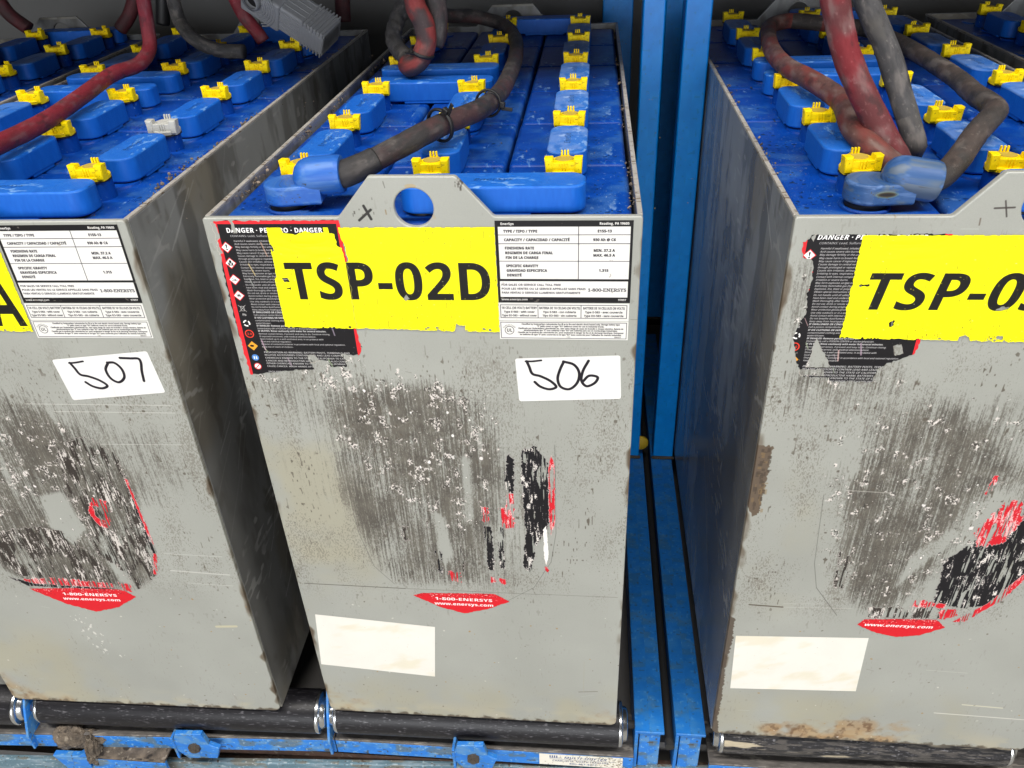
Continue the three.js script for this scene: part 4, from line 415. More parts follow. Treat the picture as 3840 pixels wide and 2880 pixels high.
// ---------------------------------------------------------------- cables
function cableTex(seed, base, patch, share, dust) { const c = tile(512, (i, j, o) => { const X = i / 64, Y = j / 64; const v = (fbm(X * 4 + seed, Y * 4) - 0.5) * 22; o[0] = base[0] + v; o[1] = base[1] + v; o[2] = base[2] + v; mix3(o, ...patch, share * sstep(0.38, 0.66, fbm(X * 0.9 + seed * 2, Y * 0.5))); mix3(o, 132, 124, 118, dust * sstep(0.5, 0.78, fbm(X * 1.2 + 20 + seed, Y * 0.9))); mix3(o, 190, 178, 170, 0.4 * dust * sstep(0.66, 0.82, fbm(X * 7 + 5, Y * 3 + seed, 5))); mix3(o, 26, 22, 22, 0.35 * sstep(0.58, 0.76, fbm(X * 1.6 + 50, Y * 1.1 + seed))); }); const t = tex(c, true, true); return t; }
const cableMat = (...a) => std({ map: cableTex(...a), roughness: 0.58, bumpMap: bumpTile, bumpScale: 0.0006 });
M.shrink = cableMat(33, [44, 43, 44], [60, 56, 54], 0.5, 0.3); M.cableBlack = cableMat(3, [46, 43, 43], [84, 44, 44], 0.55, 0.35); M.cableRed = cableMat(7, [122, 26, 40], [90, 30, 36], 0.4, 0.38); M.cableGrey2 = cableMat(41, [56, 52, 50], [78, 64, 58], 0.6, 0.45); M.cableGrey = cableMat(9, [66, 65, 66], [88, 84, 78], 0.6, 0.6); M.cableBrown = cableMat(12, [92, 62, 56], [116, 46, 40], 0.8, 0.5); M.cableDarkRed = cableMat(15, [70, 18, 24], [40, 16, 18], 0.5, 0.1); M.cableBright = cableMat(18, [118, 26, 34], [82, 44, 44], 0.7, 0.55);
function sweep(pts, rad, o = {}) {
  const curve = new THREE.CatmullRomCurve3(pts.map((p) => new THREE.Vector3(p[0], p[1], p[2])), false, 'centripetal'), len = curve.getLength(), n = o.n ?? Math.max(24, Math.round(len / 0.004)), k = o.k ?? 20, f = curve.computeFrenetFrames(n, false), P = curve.getSpacedPoints(n), pos = [], uv = [], idx = [];
  for (let i = 0; i <= n; i++) for (let j = 0; j <= k; j++) { const a = j / k * Math.PI * 2, s = i / n * len; let R = typeof rad === 'function' ? rad(i / n) : rad; const ca = Math.cos(a), sa = Math.sin(a); R *= 1 + (o.lumpy ?? 0.02) * ((fbm(s * 70 + (o.seed ?? 0), ca * 0.8 + 5 + sa * 0.3, 2) - 0.5) * 2); if (o.wrap) R *= 1 + o.wrap * (((s / 0.017 + a / 6.283) % 1) - 0.5);
    const v = P[i].clone().addScaledVector(f.normals[i], ca * R).addScaledVector(f.binormals[i], sa * R); pos.push(v.x, v.y, v.z); uv.push(s / 0.22 + (o.seed ?? 0) * 0.13, a / 6.283); }
  for (let i = 0; i < n; i++) for (let j = 0; j < k; j++) { const a = i * (k + 1) + j, b = a + k + 1; idx.push(a, a + 1, b, b, a + 1, b + 1); }
  for (const [i, flip] of [[0, 1], [n, 0]]) { const c = pos.length / 3; pos.push(P[i].x, P[i].y, P[i].z); uv.push(0, 0); for (let j = 0; j < k; j++) { const a = i * (k + 1) + j; flip ? idx.push(c, a + 1, a) : idx.push(c, a, a + 1); } }
  const g = new THREE.BufferGeometry(); g.setAttribute('position', new THREE.Float32BufferAttribute(pos, 3)); g.setAttribute('uv', new THREE.Float32BufferAttribute(uv, 2)); g.setIndex(idx); g.computeVertexNormals(); g.computeBoundingBox();
  // a sweep may come out inside out; turn it
  return g;
}
const up = (pts) => pts.map((p) => [p[0], p[1] + RIM, p[2]]);
function cable(label, pts, rad, mat, o = {}, group) { const t = thing('cable', label, 'cable', [0, 0, 0], group); const q = up(pts), b = q[0]; t.position.set(...b); const loc = q.map((p) => [p[0] - b[0], p[1] - b[1], p[2] - b[2]]); part('jacket', sweep(loc, rad, o), mat, t); return t; }
function tie(parent, at, dir, R, tilt = 0) { // zip tie round a cable
  const g = new THREE.TorusGeometry(R, 0.0016, 8, 40).scale(1, 1, 1.6), h = rbox(0.007, 0.006, 0.006, 0.0012, 0, R + 0.0025, 0), s = rbox(0.0042, 0.014, 0.0016, 0.0006, -0.004, R + 0.008, 0); const t = part('cable_tie', join(g, h, s), M.black, parent); t.position.set(at[0] - parent.position.x, at[1] + RIM - parent.position.y, at[2] - parent.position.z); t.quaternion.setFromUnitVectors(new THREE.Vector3(0, 0, 1), new THREE.Vector3(...dir).normalize()); t.rotateZ(tilt); return t;
}
function bootTex(seed, burnt) { const c = canvas(1024, 256), x = c.getContext('2d'); pixels(c, (i, j, o) => { const X = i / 64, Y = j / 64; o[0] = burnt ? 40 : 26; o[1] = burnt ? 76 : 86; o[2] = burnt ? 124 : 168; const v = (fbm(X * 3 + seed, Y * 3) - 0.5) * 18; for (let q = 0; q < 3; q++) o[q] += v; mix3(o, 110, 134, 178, 0.45 * sstep(0.5, 0.7, fbm(X * 0.8 + seed, Y * 0.9))); mix3(o, 92, 98, 104, (burnt ? 0.7 : 0.15) * sstep(0.5, 0.7, fbm(X * 0.7 + 9, Y * 0.7 + seed))); mix3(o, 60, 58, 60, 0.8 * sstep(0.82, 0.88, noise(X * 5, Y * 5 + seed)) * sstep(0.5, 0.6, fbm(X, Y + 20))); });
  if (burnt) { const cx = 1024 * 0.535, cy = 112; for (const [rx, ry, col] of [[74, 44, 'rgba(140,150,96,0.3)'], [60, 33, 'rgba(70,66,44,0.75)'], [50, 24, 'rgba(44,34,24,0.95)'], [40, 12, '#100b08']]) { x.fillStyle = col; x.beginPath(); x.ellipse(cx, cy, rx, ry, 0.03, 0, 7); x.fill(); } }
  return tex(c, true, true); }
function boot(parent, x, z, turn, seed, burnt) { // moulded terminal boot: flat head over the post, round sleeve over the lug
  const g = new THREE.Group(); g.name = 'terminal_boot'; g.position.set(x - parent.position.x, RIM - 0.0095 - parent.position.y, z - parent.position.z); g.rotation.y = turn; parent.add(g);
  const mat = std({ map: bootTex(seed, burnt), roughness: 0.5 });
  const s = new THREE.Shape(), r = 0.0215; s.absarc(0, 0, r, Math.PI * 0.5, Math.PI * 1.5); s.lineTo(0.026, -0.0175); s.lineTo(0.037, -0.0165); s.lineTo(0.037, 0.0165); s.lineTo(0.026, 0.0175); s.closePath();
  const t = 0.0028; let head = new THREE.ExtrudeGeometry(s, { depth: 0.0195 - 2 * t, bevelThickness: t, bevelSize: t, bevelOffset: -t, bevelSegments: 5, curveSegments: 28 }).rotateX(-Math.PI / 2).translate(0, 0.0075 + t, 0);
  head = uvBy(flat(head), (a, b, c) => [Math.atan2(a - 0.006, c) / 6.2832 + 0.5, (b - 0.0075) / 0.0195]); part('boot_head', head, mat, g);
  const prof = [[0.0001, -0.0075], [0.006, -0.0066], [0.011, -0.0042], [0.0154, 0.0002], [0.0178, 0.0055], [0.0186, 0.011], [0.0186, 0.036], [0.0178, 0.0405], [0.0172, 0.0412], [0.0152, 0.0412], [0.0001, 0.0405]].map((p) => new THREE.Vector2(...p));
  const sl = part('boot_sleeve', new THREE.LatheGeometry(prof, 40).rotateZ(-Math.PI / 2), mat, g); sl.position.set(0.0165, 0.0305, 0); sl.rotation.z = burnt ? -0.16 : 0.05;
  part('terminal_post', join(cyl(0.018, 0.0185, 0.0075, 0, 0.0042, 0), cyl(0.0165, 0.0165, 0.004, 0, 0.009, 0)), M.black, g); part('post_ring', new THREE.TorusGeometry(0.0205, 0.0022, 10, 40).rotateX(Math.PI / 2).translate(0, 0.0008, 0), M.cell[0], g);
  return g;
}
const sleeve = (parent, pts, r, mat, name = 'shrink_sleeve') => { const q = up(pts), p = parent.position; part(name, sweep(q.map((v) => [v[0] - p.x, v[1] - p.y, v[2] - p.z]), r, { lumpy: 0.03, seed: 4 }), mat, parent); };
const c1 = cable('thick black cable with a blue boot, running back over the centre battery', [[0.11, 0.022, -0.051], [0.13, 0.024, -0.056], [0.15, 0.029, -0.072], [0.178, 0.037, -0.102], [0.21, 0.043, -0.15], [0.236, 0.038, -0.22], [0.2475, 0.024, -0.36], [0.2495, 0.02, -0.5], [0.247, 0.02, -0.62], [0.232, 0.024, -0.76], [0.2, 0.03, -0.85], [0.15, 0.04, -0.87], [0.1, 0.05, -0.83], [0.06, 0.07, -0.82]], 0.0115, M.cableBlack, { lumpy: 0.035, seed: 3 }, 'thick battery cables');
boot(c1, 0.068, -0.052, 0.05, 2, false); sleeve(c1, [[0.1205, 0.0225, -0.0545], [0.128, 0.0232, -0.0555], [0.142, 0.0266, -0.0655], [0.1535, 0.03, -0.0755]], (t) => 0.0136 - 0.0013 * t, M.shrink);
tie(c1, [0.208, 0.043, -0.147], [0.5, 0.05, -0.8], 0.0165, 0.75); tie(c1, [0.243, 0.032, -0.28], [0.15, -0.1, -1], 0.015, 0.5);
const c2 = cable('dark taped cable circling the right battery from a scorched boot, rust-red on its left run', [[0.664, 0.0155, -0.0475], [0.678, 0.0135, -0.0525], [0.702, 0.018, -0.08], [0.735, 0.034, -0.125], [0.764, 0.04, -0.165], [0.783, 0.036, -0.205], [0.795, 0.031, -0.29], [0.812, 0.026, -0.385], [0.815, 0.026, -0.52], [0.808, 0.028, -0.62], [0.785, 0.032, -0.7], [0.735, 0.036, -0.725], [0.685, 0.038, -0.75]], 0.0115, M.cableGrey2, { lumpy: 0.03, wrap: 0.03, seed: 6 }, 'thick battery cables');
sleeve(c2, [[0.735, 0.036, -0.725], [0.685, 0.038, -0.75], [0.648, 0.037, -0.72], [0.633, 0.034, -0.66], [0.617, 0.033, -0.53], [0.614, 0.037, -0.41], [0.628, 0.038, -0.325], [0.638, 0.036, -0.245], [0.628, 0.032, -0.15], [0.64, 0.022, -0.105], [0.655, 0.012, -0.09]], 0.0117, M.cableBrown, 'red_jacket');
boot(c2, 0.618, -0.046, -0.05, 5, true);
cable('heavy red cable hanging over the right battery', [[0.58, 0.19, -0.14], [0.584, 0.159, -0.14], [0.593, 0.133, -0.14], [0.605, 0.104, -0.139], [0.631, 0.061, -0.135], [0.652, 0.03, -0.13], [0.668, 0.006, -0.122], [0.672, -0.002, -0.12]], 0.0129, M.cableBright, { lumpy: 0.05, seed: 8 }, 'thick battery cables');
cable('heavy grey-black cable hanging beside the red one over the right battery', [[0.614, 0.19, -0.17], [0.62, 0.154, -0.17], [0.629, 0.136, -0.168], [0.649, 0.104, -0.165], [0.669, 0.063, -0.16], [0.684, 0.029, -0.15], [0.69, 0.012, -0.148], [0.68, 0.006, -0.165]], 0.0112, M.cableGrey, { lumpy: 0.04, seed: 2 }, 'thick battery cables');
cable('dusty red cable lying across the left battery lids and bending upward', [[-0.262, 0.04, -0.05], [-0.272, 0.036, -0.13], [-0.277, 0.035, -0.215], [-0.298, 0.036, -0.34], [-0.312, 0.04, -0.45], [-0.302, 0.042, -0.51], [-0.302, 0.058, -0.55], [-0.303, 0.08, -0.56], [-0.298, 0.12, -0.56], [-0.294, 0.16, -0.56]], 0.0102, M.cableRed, { lumpy: 0.03, seed: 1 }, 'thick battery cables');
const c5 = cable('red and black striped cable looping down onto the centre battery', [[0.122, 0.16, -0.48], [0.124, 0.126, -0.48], [0.127, 0.108, -0.48], [0.135, 0.09, -0.48], [0.136, 0.066, -0.478], [0.125, 0.044, -0.472], [0.113, 0.037, -0.472], [0.104, 0.035, -0.49]], 0.0142, cableMat(22, [120, 40, 38], [46, 40, 42], 0.9, 0.25), { lumpy: 0.05, seed: 5 }, 'thick battery cables');
tie(c5, [0.13, 0.054, -0.474], [0.4, 1, 0.1], 0.0162, 2);
cable('ribbed grey cable coiled behind the striped red one', [[0.104, 0.034, -0.5], [0.09, 0.034, -0.55], [0.072, 0.04, -0.58], [0.06, 0.052, -0.61], [0.062, 0.072, -0.64], [0.074, 0.1, -0.67], [0.08, 0.15, -0.68]], 0.0125, M.cableGrey, { wrap: 0.12, seed: 7 }, 'thick battery cables');
cable('black cable hanging just behind the striped red one', [[0.15, 0.16, -0.5], [0.15, 0.123, -0.5], [0.152, 0.099, -0.5], [0.149, 0.074, -0.5], [0.143, 0.06, -0.5]], 0.0135, M.cableBlack, { seed: 9 }, 'thick battery cables');
cable('dusty black cable drooping onto the left battery beside the grey connector', [[-0.35, 0.15, -0.76], [-0.346, 0.103, -0.75], [-0.337, 0.067, -0.735], [-0.305, 0.042, -0.705], [-0.262, 0.026, -0.69], [-0.215, 0.022, -0.69]], 0.0115, M.cableGrey, { seed: 12 }, 'thick battery cables');
cable('dark red cable slanting down left of the grey connector', [[-0.27, 0.15, -0.8], [-0.259, 0.094, -0.8], [-0.247, 0.06, -0.8], [-0.23, 0.034, -0.8], [-0.222, 0.018, -0.8]], 0.012, M.cableRed, { seed: 13 }, 'thick battery cables');
cable('dark red cable in the shadows behind the left battery', [[-0.48, 0.14, -0.9], [-0.494, 0.088, -0.9], [-0.513, 0.056, -0.9], [-0.54, 0.03, -0.9]], 0.0125, M.cableDarkRed, { seed: 14 }, 'thick battery cables');
cable('dark red cable at the extreme upper left corner', [[-0.83, 0.14, -0.95], [-0.806, 0.09, -0.95], [-0.791, 0.056, -0.95], [-0.76, 0.028, -0.95]], 0.0135, M.cableDarkRed, { seed: 15 }, 'thick battery cables');
cable('black cable hanging straight down behind the long red one', [[-0.46, 0.16, -0.95], [-0.465, 0.081, -0.95], [-0.478, 0.03, -0.95]], 0.013, M.black, { seed: 16 }, 'thick battery cables');
cable('dark red cable behind the grey connector', [[-0.075, 0.16, -0.86], [-0.08, 0.1, -0.86], [-0.085, 0.07, -0.86], [-0.088, 0.04, -0.86]], 0.0135, M.cableDarkRed, { seed: 17 }, 'thick battery cables');
cable('dark cable hanging behind the right battery near the top edge', [[0.98, 0.18, -1.09], [0.985, 0.1, -1.09], [0.99, 0.03, -1.09]], 0.016, M.cableDarkRed, { seed: 18 }, 'thick battery cables');

// grey charging connector hanging over the left battery
{
  const t = thing('charging_connector', 'grey ribbed plastic charging connector hanging over the left battery', 'connector', [-0.126, RIM + 0.079, -0.7]);
  const m = std({ color: new THREE.Color(0.22, 0.225, 0.235), roughness: 0.5, bumpMap: bumpTile, bumpScale: 0.0004 });
  const body = [rbox(0.15, 0.05, 0.056, 0.004, 0.008, 0, 0), rbox(0.078, 0.058, 0.066, 0.005, -0.044, 0, 0), rbox(0.05, 0.036, 0.06, 0.003, 0.058, 0, 0)];
  for (let k = 0; k < 7; k++) body.push(rbox(0.003, 0.054, 0.0605, 0.001, 0.04 + k * 0.0066, 0, 0, 2)); for (let k = 0; k < 5; k++) body.push(rbox(0.1, 0.0024, 0.0595, 0.0008, 0.005, -0.021 + k * 0.0095, 0, 1)); for (let k = 0; k < 4; k++) body.push(rbox(0.1, 0.052, 0.0022, 0.0008, 0.002, 0, -0.021 + k * 0.012, 1));
  for (let k = 0; k < 6; k++) body.push(new THREE.TorusGeometry(0.019 + k * 0.0048, 0.0015, 6, 24, 1.9).rotateZ(-1.1).translate(-0.055, 0.004, 0.0332));
  part('housing', join(...body), m, t); part('wire_barrel', new THREE.LatheGeometry([[0.0125, -0.006], [0.016, -0.006], [0.0165, 0.006], [0.0125, 0.006]].map((p) => new THREE.Vector2(...p)), 32).rotateX(Math.PI / 2).translate(-0.055, 0.012, 0.038), m, t); part('wire_hole', new THREE.CircleGeometry(0.0126, 28).translate(-0.055, 0.012, 0.0362), M.seam, t);
  t.rotation.set(0.4, -0.4, -0.42); t.scale.setScalar(0.92);
}

// ---------------------------------------------------------------- rack: rollers, beams, rails, posts
function wornBlue(seed, amt, base = [18, 104, 184]) { const c = tile(768, (i, j, o) => { const X = i / 96, Y = j / 96; o[0] = base[0]; o[1] = base[1]; o[2] = base[2]; const v = (fbm(X * 4 + seed, Y * 4) - 0.5) * 20; for (let q = 0; q < 3; q++) o[q] += v; mix3(o, 136, 150, 160, amt * 0.6 * sstep(0.46, 0.72, fbm(X * 3 + seed, Y * 5, 5))); mix3(o, 104, 98, 86, amt * 0.8 * sstep(0.54, 0.68, fbm(X * 2.2 + 30, Y * 4 + seed, 5))); mix3(o, 210, 214, 214, amt * 0.5 * sstep(0.8, 0.9, noise(X * 16, Y * 18 + seed))); mix3(o, 70, 54, 40, (0.1 + amt) * 0.8 * sstep(0.86, 0.92, noise(X * 11 + seed, Y * 12))); }); const t = tex(c, true, true); t.repeat.set(2.2, 2.2); return t; }
M.post = phys({ specularIntensity: 0.6,  map: wornBlue(2, 0.03, [0, 128, 216]), roughness: 0.36 }); M.rail = std({ map: wornBlue(5, 0.3, [24, 108, 188]), roughness: 0.42 }); M.beam = std({ map: wornBlue(9, 0.75, [30, 112, 196]), roughness: 0.5 });
const grimeTex = tex(tile(512, (i, j, o) => { const X = i / 64, Y = j / 64, v = fbm(X * 2, Y * 2, 5); o[0] = 50 + v * 80; o[1] = 44 + v * 72; o[2] = 38 + v * 62; mix3(o, 150, 140, 124, 0.6 * sstep(0.62, 0.74, fbm(X * 3 + 9, Y * 3))); mix3(o, 24, 18, 14, 0.8 * sstep(0.58, 0.7, fbm(X * 1.2, Y * 1.2 + 40))); }), true, true); grimeTex.repeat.set(6, 6);
const flangeTex = tex(tile(256, (i, j, o) => { const X = i / 32, Y = j / 32, v = fbm(X * 2, Y * 4, 4); o[0] = 62 + v * 44; o[1] = 59 + v * 42; o[2] = 57 + v * 40; mix3(o, 150, 144, 134, 0.6 * sstep(0.6, 0.74, fbm(X * 2 + 9, Y * 5))); }), true, true); flangeTex.repeat.set(5, 9);
M.flange = std({ map: flangeTex, roughness: 0.6 }); M.grime = std({ map: grimeTex, roughness: 0.85, bumpMap: bumpTile, bumpScale: 0.002 });
const rustTex = tex(tile(256, (i, j, o) => { const X = i / 32, Y = j / 32, v = fbm(X * 2, Y * 2, 4); o[0] = 54 + v * 34; o[1] = 38 + v * 24; o[2] = 30 + v * 18; mix3(o, 110, 104, 92, 0.5 * sstep(0.6, 0.7, fbm(X * 3, Y * 3 + 9))); }), true, true); rustTex.repeat.set(5, 5); M.rustBar = std({ map: rustTex, roughness: 0.8 });
const tealTex = wornBlue(13, 0.9, [86, 112, 124]); M.teal = std({ map: tealTex, roughness: 0.6 });
const rollTex = (dirty) => { const c = tile(512, (i, j, o) => { const X = i / 64, Y = j / 64; o[0] = 20; o[1] = 19; o[2] = 23; const v = (fbm(X * 5, Y * 2) - 0.5) * 12; for (let q = 0; q < 3; q++) o[q] += v; mix3(o, 120, 118, 122, 0.55 * sstep(0.66, 0.78, fbm(X * 5, Y * 7 + dirty * 9))); mix3(o, 150, 148, 150, (0.25 + dirty * 0.4) * sstep(0.74, 0.82, noise(X * 9, Y * 12)) * sstep(0.4, 0.6, fbm(X, Y + 4))); if (dirty) { mix3(o, 104, 98, 90, 0.6 * sstep(0.46, 0.62, fbm(X * 3 + 20, Y * 3))); mix3(o, 196, 182, 154, 0.85 * sstep(0.62, 0.7, fbm(X * 0.7 + 8, Y * 0.5)) ); } }); const t = tex(c, true, true); t.repeat.set(3, 1); return t; };
M.roller = phys({ map: rollTex(0), roughness: 0.42, specularIntensity: 0.7 }); M.rollerDirty = std({ map: rollTex(1), roughness: 0.6, bumpMap: bumpTile, bumpScale: 0.0012 });
const RY = RIM - H - 0.0318, RR = 0.0318;
const endProf = [[0.0305, 0], [0.0318, 0.0008], [0.0318, 0.0042], [0.03, 0.0058], [0.0262, 0.0062], [0.0245, 0.0072], [0.0235, 0.0118], [0.0205, 0.0138], [0.012, 0.0138], [0.0115, 0.012], [0.0001, 0.012]].map((p) => new THREE.Vector2(...p));
const endGeo = new THREE.LatheGeometry(endProf, 48);
function roller(label, x0, x1, z, turn, mat) { const t = thing('roller', label, 'roller', [(x0 + x1) / 2, RY, z], 'conveyor rollers under the batteries'), w = x1 - x0 - 0.028; t.rotation.y = turn;
  part('tube', new THREE.CylinderGeometry(RR, RR, w, 56, 1, false).rotateZ(Math.PI / 2), mat, t); part('end_cap', endGeo.clone().rotateZ(-Math.PI / 2).translate(w / 2, 0, 0), M.steel, t); part('end_cap', endGeo.clone().rotateZ(Math.PI / 2).translate(-w / 2, 0, 0), M.steel, t); part('axle', new THREE.CylinderGeometry(0.0065, 0.0065, w + 0.052, 6).rotateZ(Math.PI / 2), M.dark, t); return t; }
roller('black roller between two thin blue plates, bare steel end cap right of the left tray', -0.47, -0.0135, -0.0145, 0.02, M.roller);
roller('black roller below the centre tray, ending at the blue rail', -0.0085, 0.431, -0.0235, 0.008, M.roller);
roller('scuffed dirt-crusted roller under the battery right of the posts', 0.55, 0.962, -0.028, 0.012, M.rollerDirty);
roller('black roller end at the lower left corner beside a steel cap', -0.945, -0.481, 0.0, 0.02, M.roller);
const upY = (y) => RIM + y;
function beam(label, x0, x1, z0, z1, yTop) { // angle bar: dirty top flange and worn blue face
  const len = Math.hypot(x1 - x0, z1 - z0), t = thing('rack_beam', label, 'beam', [(x0 + x1) / 2, upY(yTop), (z0 + z1) / 2]); t.rotation.y = Math.atan2(-(z1 - z0), x1 - x0);
  part('top_flange', boxUV(rbox(len, 0.004, 0.07, 0.001, 0, -0.002, -0.035)), M.flange, t); part('front_face', boxUV(rbox(len, 0.029, 0.005, 0.0012, 0, -0.018, -0.0022)), M.beam, t); return t; }
const beamMain = beam('worn blue beam with a maker sticker below the 506 roller', -0.0045, 0.4405, 0.003, 0.003, -0.8232); beam('chipped blue beam below the 507 roller', -0.95, -0.006, 0.0435, 0.003, -0.8232); beam('grey-topped blue beam below the right roller', 0.548, 1.45, 0.005, 0.005, -0.826);
{ const c = canvas(486, 120), x = c.getContext('2d'); x.fillStyle = '#ddd8cb'; x.fillRect(0, 0, 486, 120); x.fillStyle = '#3a4f7c'; for (let i = 0; i < 4; i++) x.fillRect(60 + i * 13, 14, 7, 26); x.fillRect(60, 38, 74, 4); txt(x, 'MULTI-SHIFTER', 142, 44, 32, { style: 'italic bold', color: '#3a4f7c', w: 250 }); x.fillRect(60, 52, 380, 3); txt(x, 'CHARLOTTE, NORTH CAROLINA', 76, 80, 25, { color: '#46506a', w: 330, style: 'bold' }); txt(x, '800-457-4472', 176, 108, 25, { color: '#3a4f7c', w: 160, style: 'bold' });
  const r = rng(44); for (let i = 0; i < 260; i++) { const a = 486 * (1 - r() * r()), b = r() * 120; x.fillStyle = ['rgba(120,104,74,0.75)', 'rgba(70,58,42,0.7)', 'rgba(200,194,176,0.9)'][i % 3]; x.fillRect(a, b, 2 + r() * 9, 2 + r() * 7); }
  const m = part('maker_sticker', new THREE.PlaneGeometry(0.122, 0.0265), std({ map: tex(c), roughness: 0.5 }), beamMain); m.position.set(0.1462, -0.0172, 0.0009); m.userData.label = 'worn white maker sticker'; }
function bracket(label, x, z) { const s = new THREE.Shape(); s.moveTo(-0.052, 0.078); s.lineTo(-0.03, 0.08); s.lineTo(-0.012, 0.05); s.lineTo(0.006, 0.006); s.lineTo(0.006, -0.024); s.lineTo(-0.055, -0.024); s.closePath(); const g = new THREE.ExtrudeGeometry(s, { depth: 0.003, bevelThickness: 0.0005, bevelSize: 0.0005, bevelSegments: 1 }).rotateY(-Math.PI / 2); const t = thing('roller_bracket', label, 'bracket', [x, upY(-0.8235), z], 'blue plates holding the rollers'); part('plate', boxUV(g), M.beam, t); part('axle_nut', cyl(0.009, 0.009, 0.006, 0, 0, 0, 6).rotateZ(Math.PI / 2).translate(-0.001, 0.036, -0.026), M.rustBar, t); return t; }
bracket('thin blue plate holding the roller ends between the 507 and 506 batteries', -0.0085, 0.006); bracket('rusty thin blue plate at the left end of the 507 roller', -0.4745, 0.026);
// lower frame in front
{ const t = thing('lower_rail', 'dull teal rail along the bottom edge of the picture', 'rail', [-0.12, upY(-0.8795), 0.01]); part('rail_body', boxUV(rbox(2.0, 0.06, 0.009, 0.002, 0, -0.03, 0)), M.teal, t); t.rotation.y = 0.03; t.rotation.z = 0.03; }
{ const t = thing('front_bar', 'short bright blue bar with a rounded end at the bottom left', 'bar', [-0.327, upY(-0.855), 0.034]); part('bar_face', boxUV(rbox(0.122, 0.04, 0.006, 0.0015, 0, -0.024, 0)), M.beam, t); part('bar_lip', boxUV(rbox(0.122, 0.004, 0.026, 0.001, 0, -0.001, -0.01)), M.grime, t); }
function hexPlate(label, x, y, z, k) { const t = thing('bolted_bracket', label, 'bracket', [x, upY(y), z], 'bolted blue brackets on the lower frame'); const s = new THREE.Shape([[-0.026, 0.028], [0.014, 0.031], [0.02, 0.006], [0.034, -0.002], [0.026, -0.026], [-0.02, -0.03], [-0.038, -0.004]].map((p) => new THREE.Vector2(p[0] * k, p[1] * k))); part('plate', boxUV(new THREE.ExtrudeGeometry(s, { depth: 0.006, bevelThickness: 0.001, bevelSize: 0.001, bevelSegments: 2 })), M.beam, t); part('bolt_head', join(cyl(0.0095, 0.0095, 0.006, 0, 0, 0, 6).rotateX(Math.PI / 2).translate(-0.002, 0, 0.009), cyl(0.004, 0.004, 0.009, 0, 0, 0, 12).rotateX(Math.PI / 2).translate(-0.002, 0, 0.011)), M.grime, t); part('fold', boxUV(rbox(0.004, 0.05 * k, 0.03, 0.001, -0.034 * k, -0.005, -0.006)), M.beam, t); return t; }
hexPlate('bolted blue bracket below the 507 roller, bolt crusted with grease', -0.212, -0.826, 0.02, 1); hexPlate('bolted blue bracket below the 506 roller', 0.212, -0.81, 0.02, 0.9);
{ const t = thing('blue_tab', 'bright blue bent tab under the grease lump', 'tab', [-0.415, upY(-0.866), 0.03]); part('tab_plate', boxUV(new THREE.ExtrudeGeometry(new THREE.Shape([[-0.028, 0.012], [0.012, 0.013], [0.026, 0.024], [0.024, -0.014], [0.01, -0.024], [-0.014, -0.021]].map((p) => new THREE.Vector2(...p))), { depth: 0.008, bevelThickness: 0.0012, bevelSize: 0.0012, bevelSegments: 2 })), M.beam, t); }
function lump(label, name, x, y, z, sx, sy, sz, seed) { const g = new THREE.IcosahedronGeometry(1, 24), p = g.attributes.position; for (let i = 0; i < p.count; i++) { const a = p.getX(i), b = p.getY(i), c = p.getZ(i), q = 0.62 + 0.75 * fbm(a * 2.2 + seed, b * 2.2 + c * 1.7, 4) + 0.2 * (fbm(a * 9 + c * 5, b * 9 + seed, 3) - 0.5); p.setXYZ(i, a * q * sx, b * q * sy, c * q * sz); } g.computeVertexNormals(); const m = new THREE.Mesh(boxUV(g), M.grime); m.name = numbered(name); m.position.set(x, upY(y), z); m.castShadow = m.receiveShadow = true; tag(m, label, 'grease'); scene.add(m); }
lump('crusty brown lump of grease and dirt on the beam', 'grease_lump', -0.412, -0.838, 0.014, 0.042, 0.022, 0.016, 3); lump('streak of dark grease hanging beside the bright blue bar', 'grease_lump', -0.383, -0.853, 0.026, 0.012, 0.03, 0.014, 8);
{ const t = thing('track_bar', 'rusty brown bar recessed in the dark under the beams', 'bar', [0, upY(-0.892), -0.012]); part('bar', boxUV(box(2.6, 0.05, 0.02)), M.rustBar, t); }
// rails between the centre and right batteries, and the uprights that stand on them
function rail(label, x0, x1) { const t = thing('rack_rail', label, 'rail', [(x0 + x1) / 2, upY(-0.776), -0.006], 'pair of blue rails running back under the posts'), w = x1 - x0, d = 1.15; part('top_plate', boxUV(rbox(w, 0.005, d, 0.0012, 0, -0.0025, -d / 2)), M.rail, t); part('side_plate', boxUV(rbox(0.005, 0.09, d, 0.001, -w / 2 + 0.0025, -0.0502, -d / 2)), M.rail, t); part('front_plate', boxUV(rbox(w - 0.012, 0.086, 0.006, 0.001, 0.001, -0.05, -0.006)), M.beam, t); return t; }
rail('blue rail beside the 506 battery, left of the dark slot', 0.441, 0.4825); rail('chipped blue rail right of the dark slot', 0.4985, 0.5405);
function post(label, x0, x1, z, d, y0 = -0.7755) { const h = 1.9; const t = thing('rack_post', label, 'post', [(x0 + x1) / 2, upY(y0), z - d / 2], 'blue steel uprights of the rack'); part('upright', boxUV(rbox(x1 - x0, h, d, 0.003, 0, h / 2, 0)), M.post, t); part('weld_bead', join(...Array.from({ length: 9 }, (_, i) => new THREE.SphereGeometry(0.0042, 8, 6).scale(1.3, 0.8, 1).translate(lerp(-1, 1, i / 8) * (x1 - x0) / 2 * 0.92, 0.002, d / 2 + 0.001))), M.grime, t); return t; }
post('front blue post beside the 506 battery', 0.4395, 0.4735, -0.635, 0.04); post('front blue post beside the right battery', 0.5025, 0.5425, -0.635, 0.04);
post('darker rear post half hidden behind the front left post', 0.386, 0.452, -1.24, 0.05); post('darker rear post seen through the slot between the front posts', 0.5225, 0.56, -1.24, 0.05);
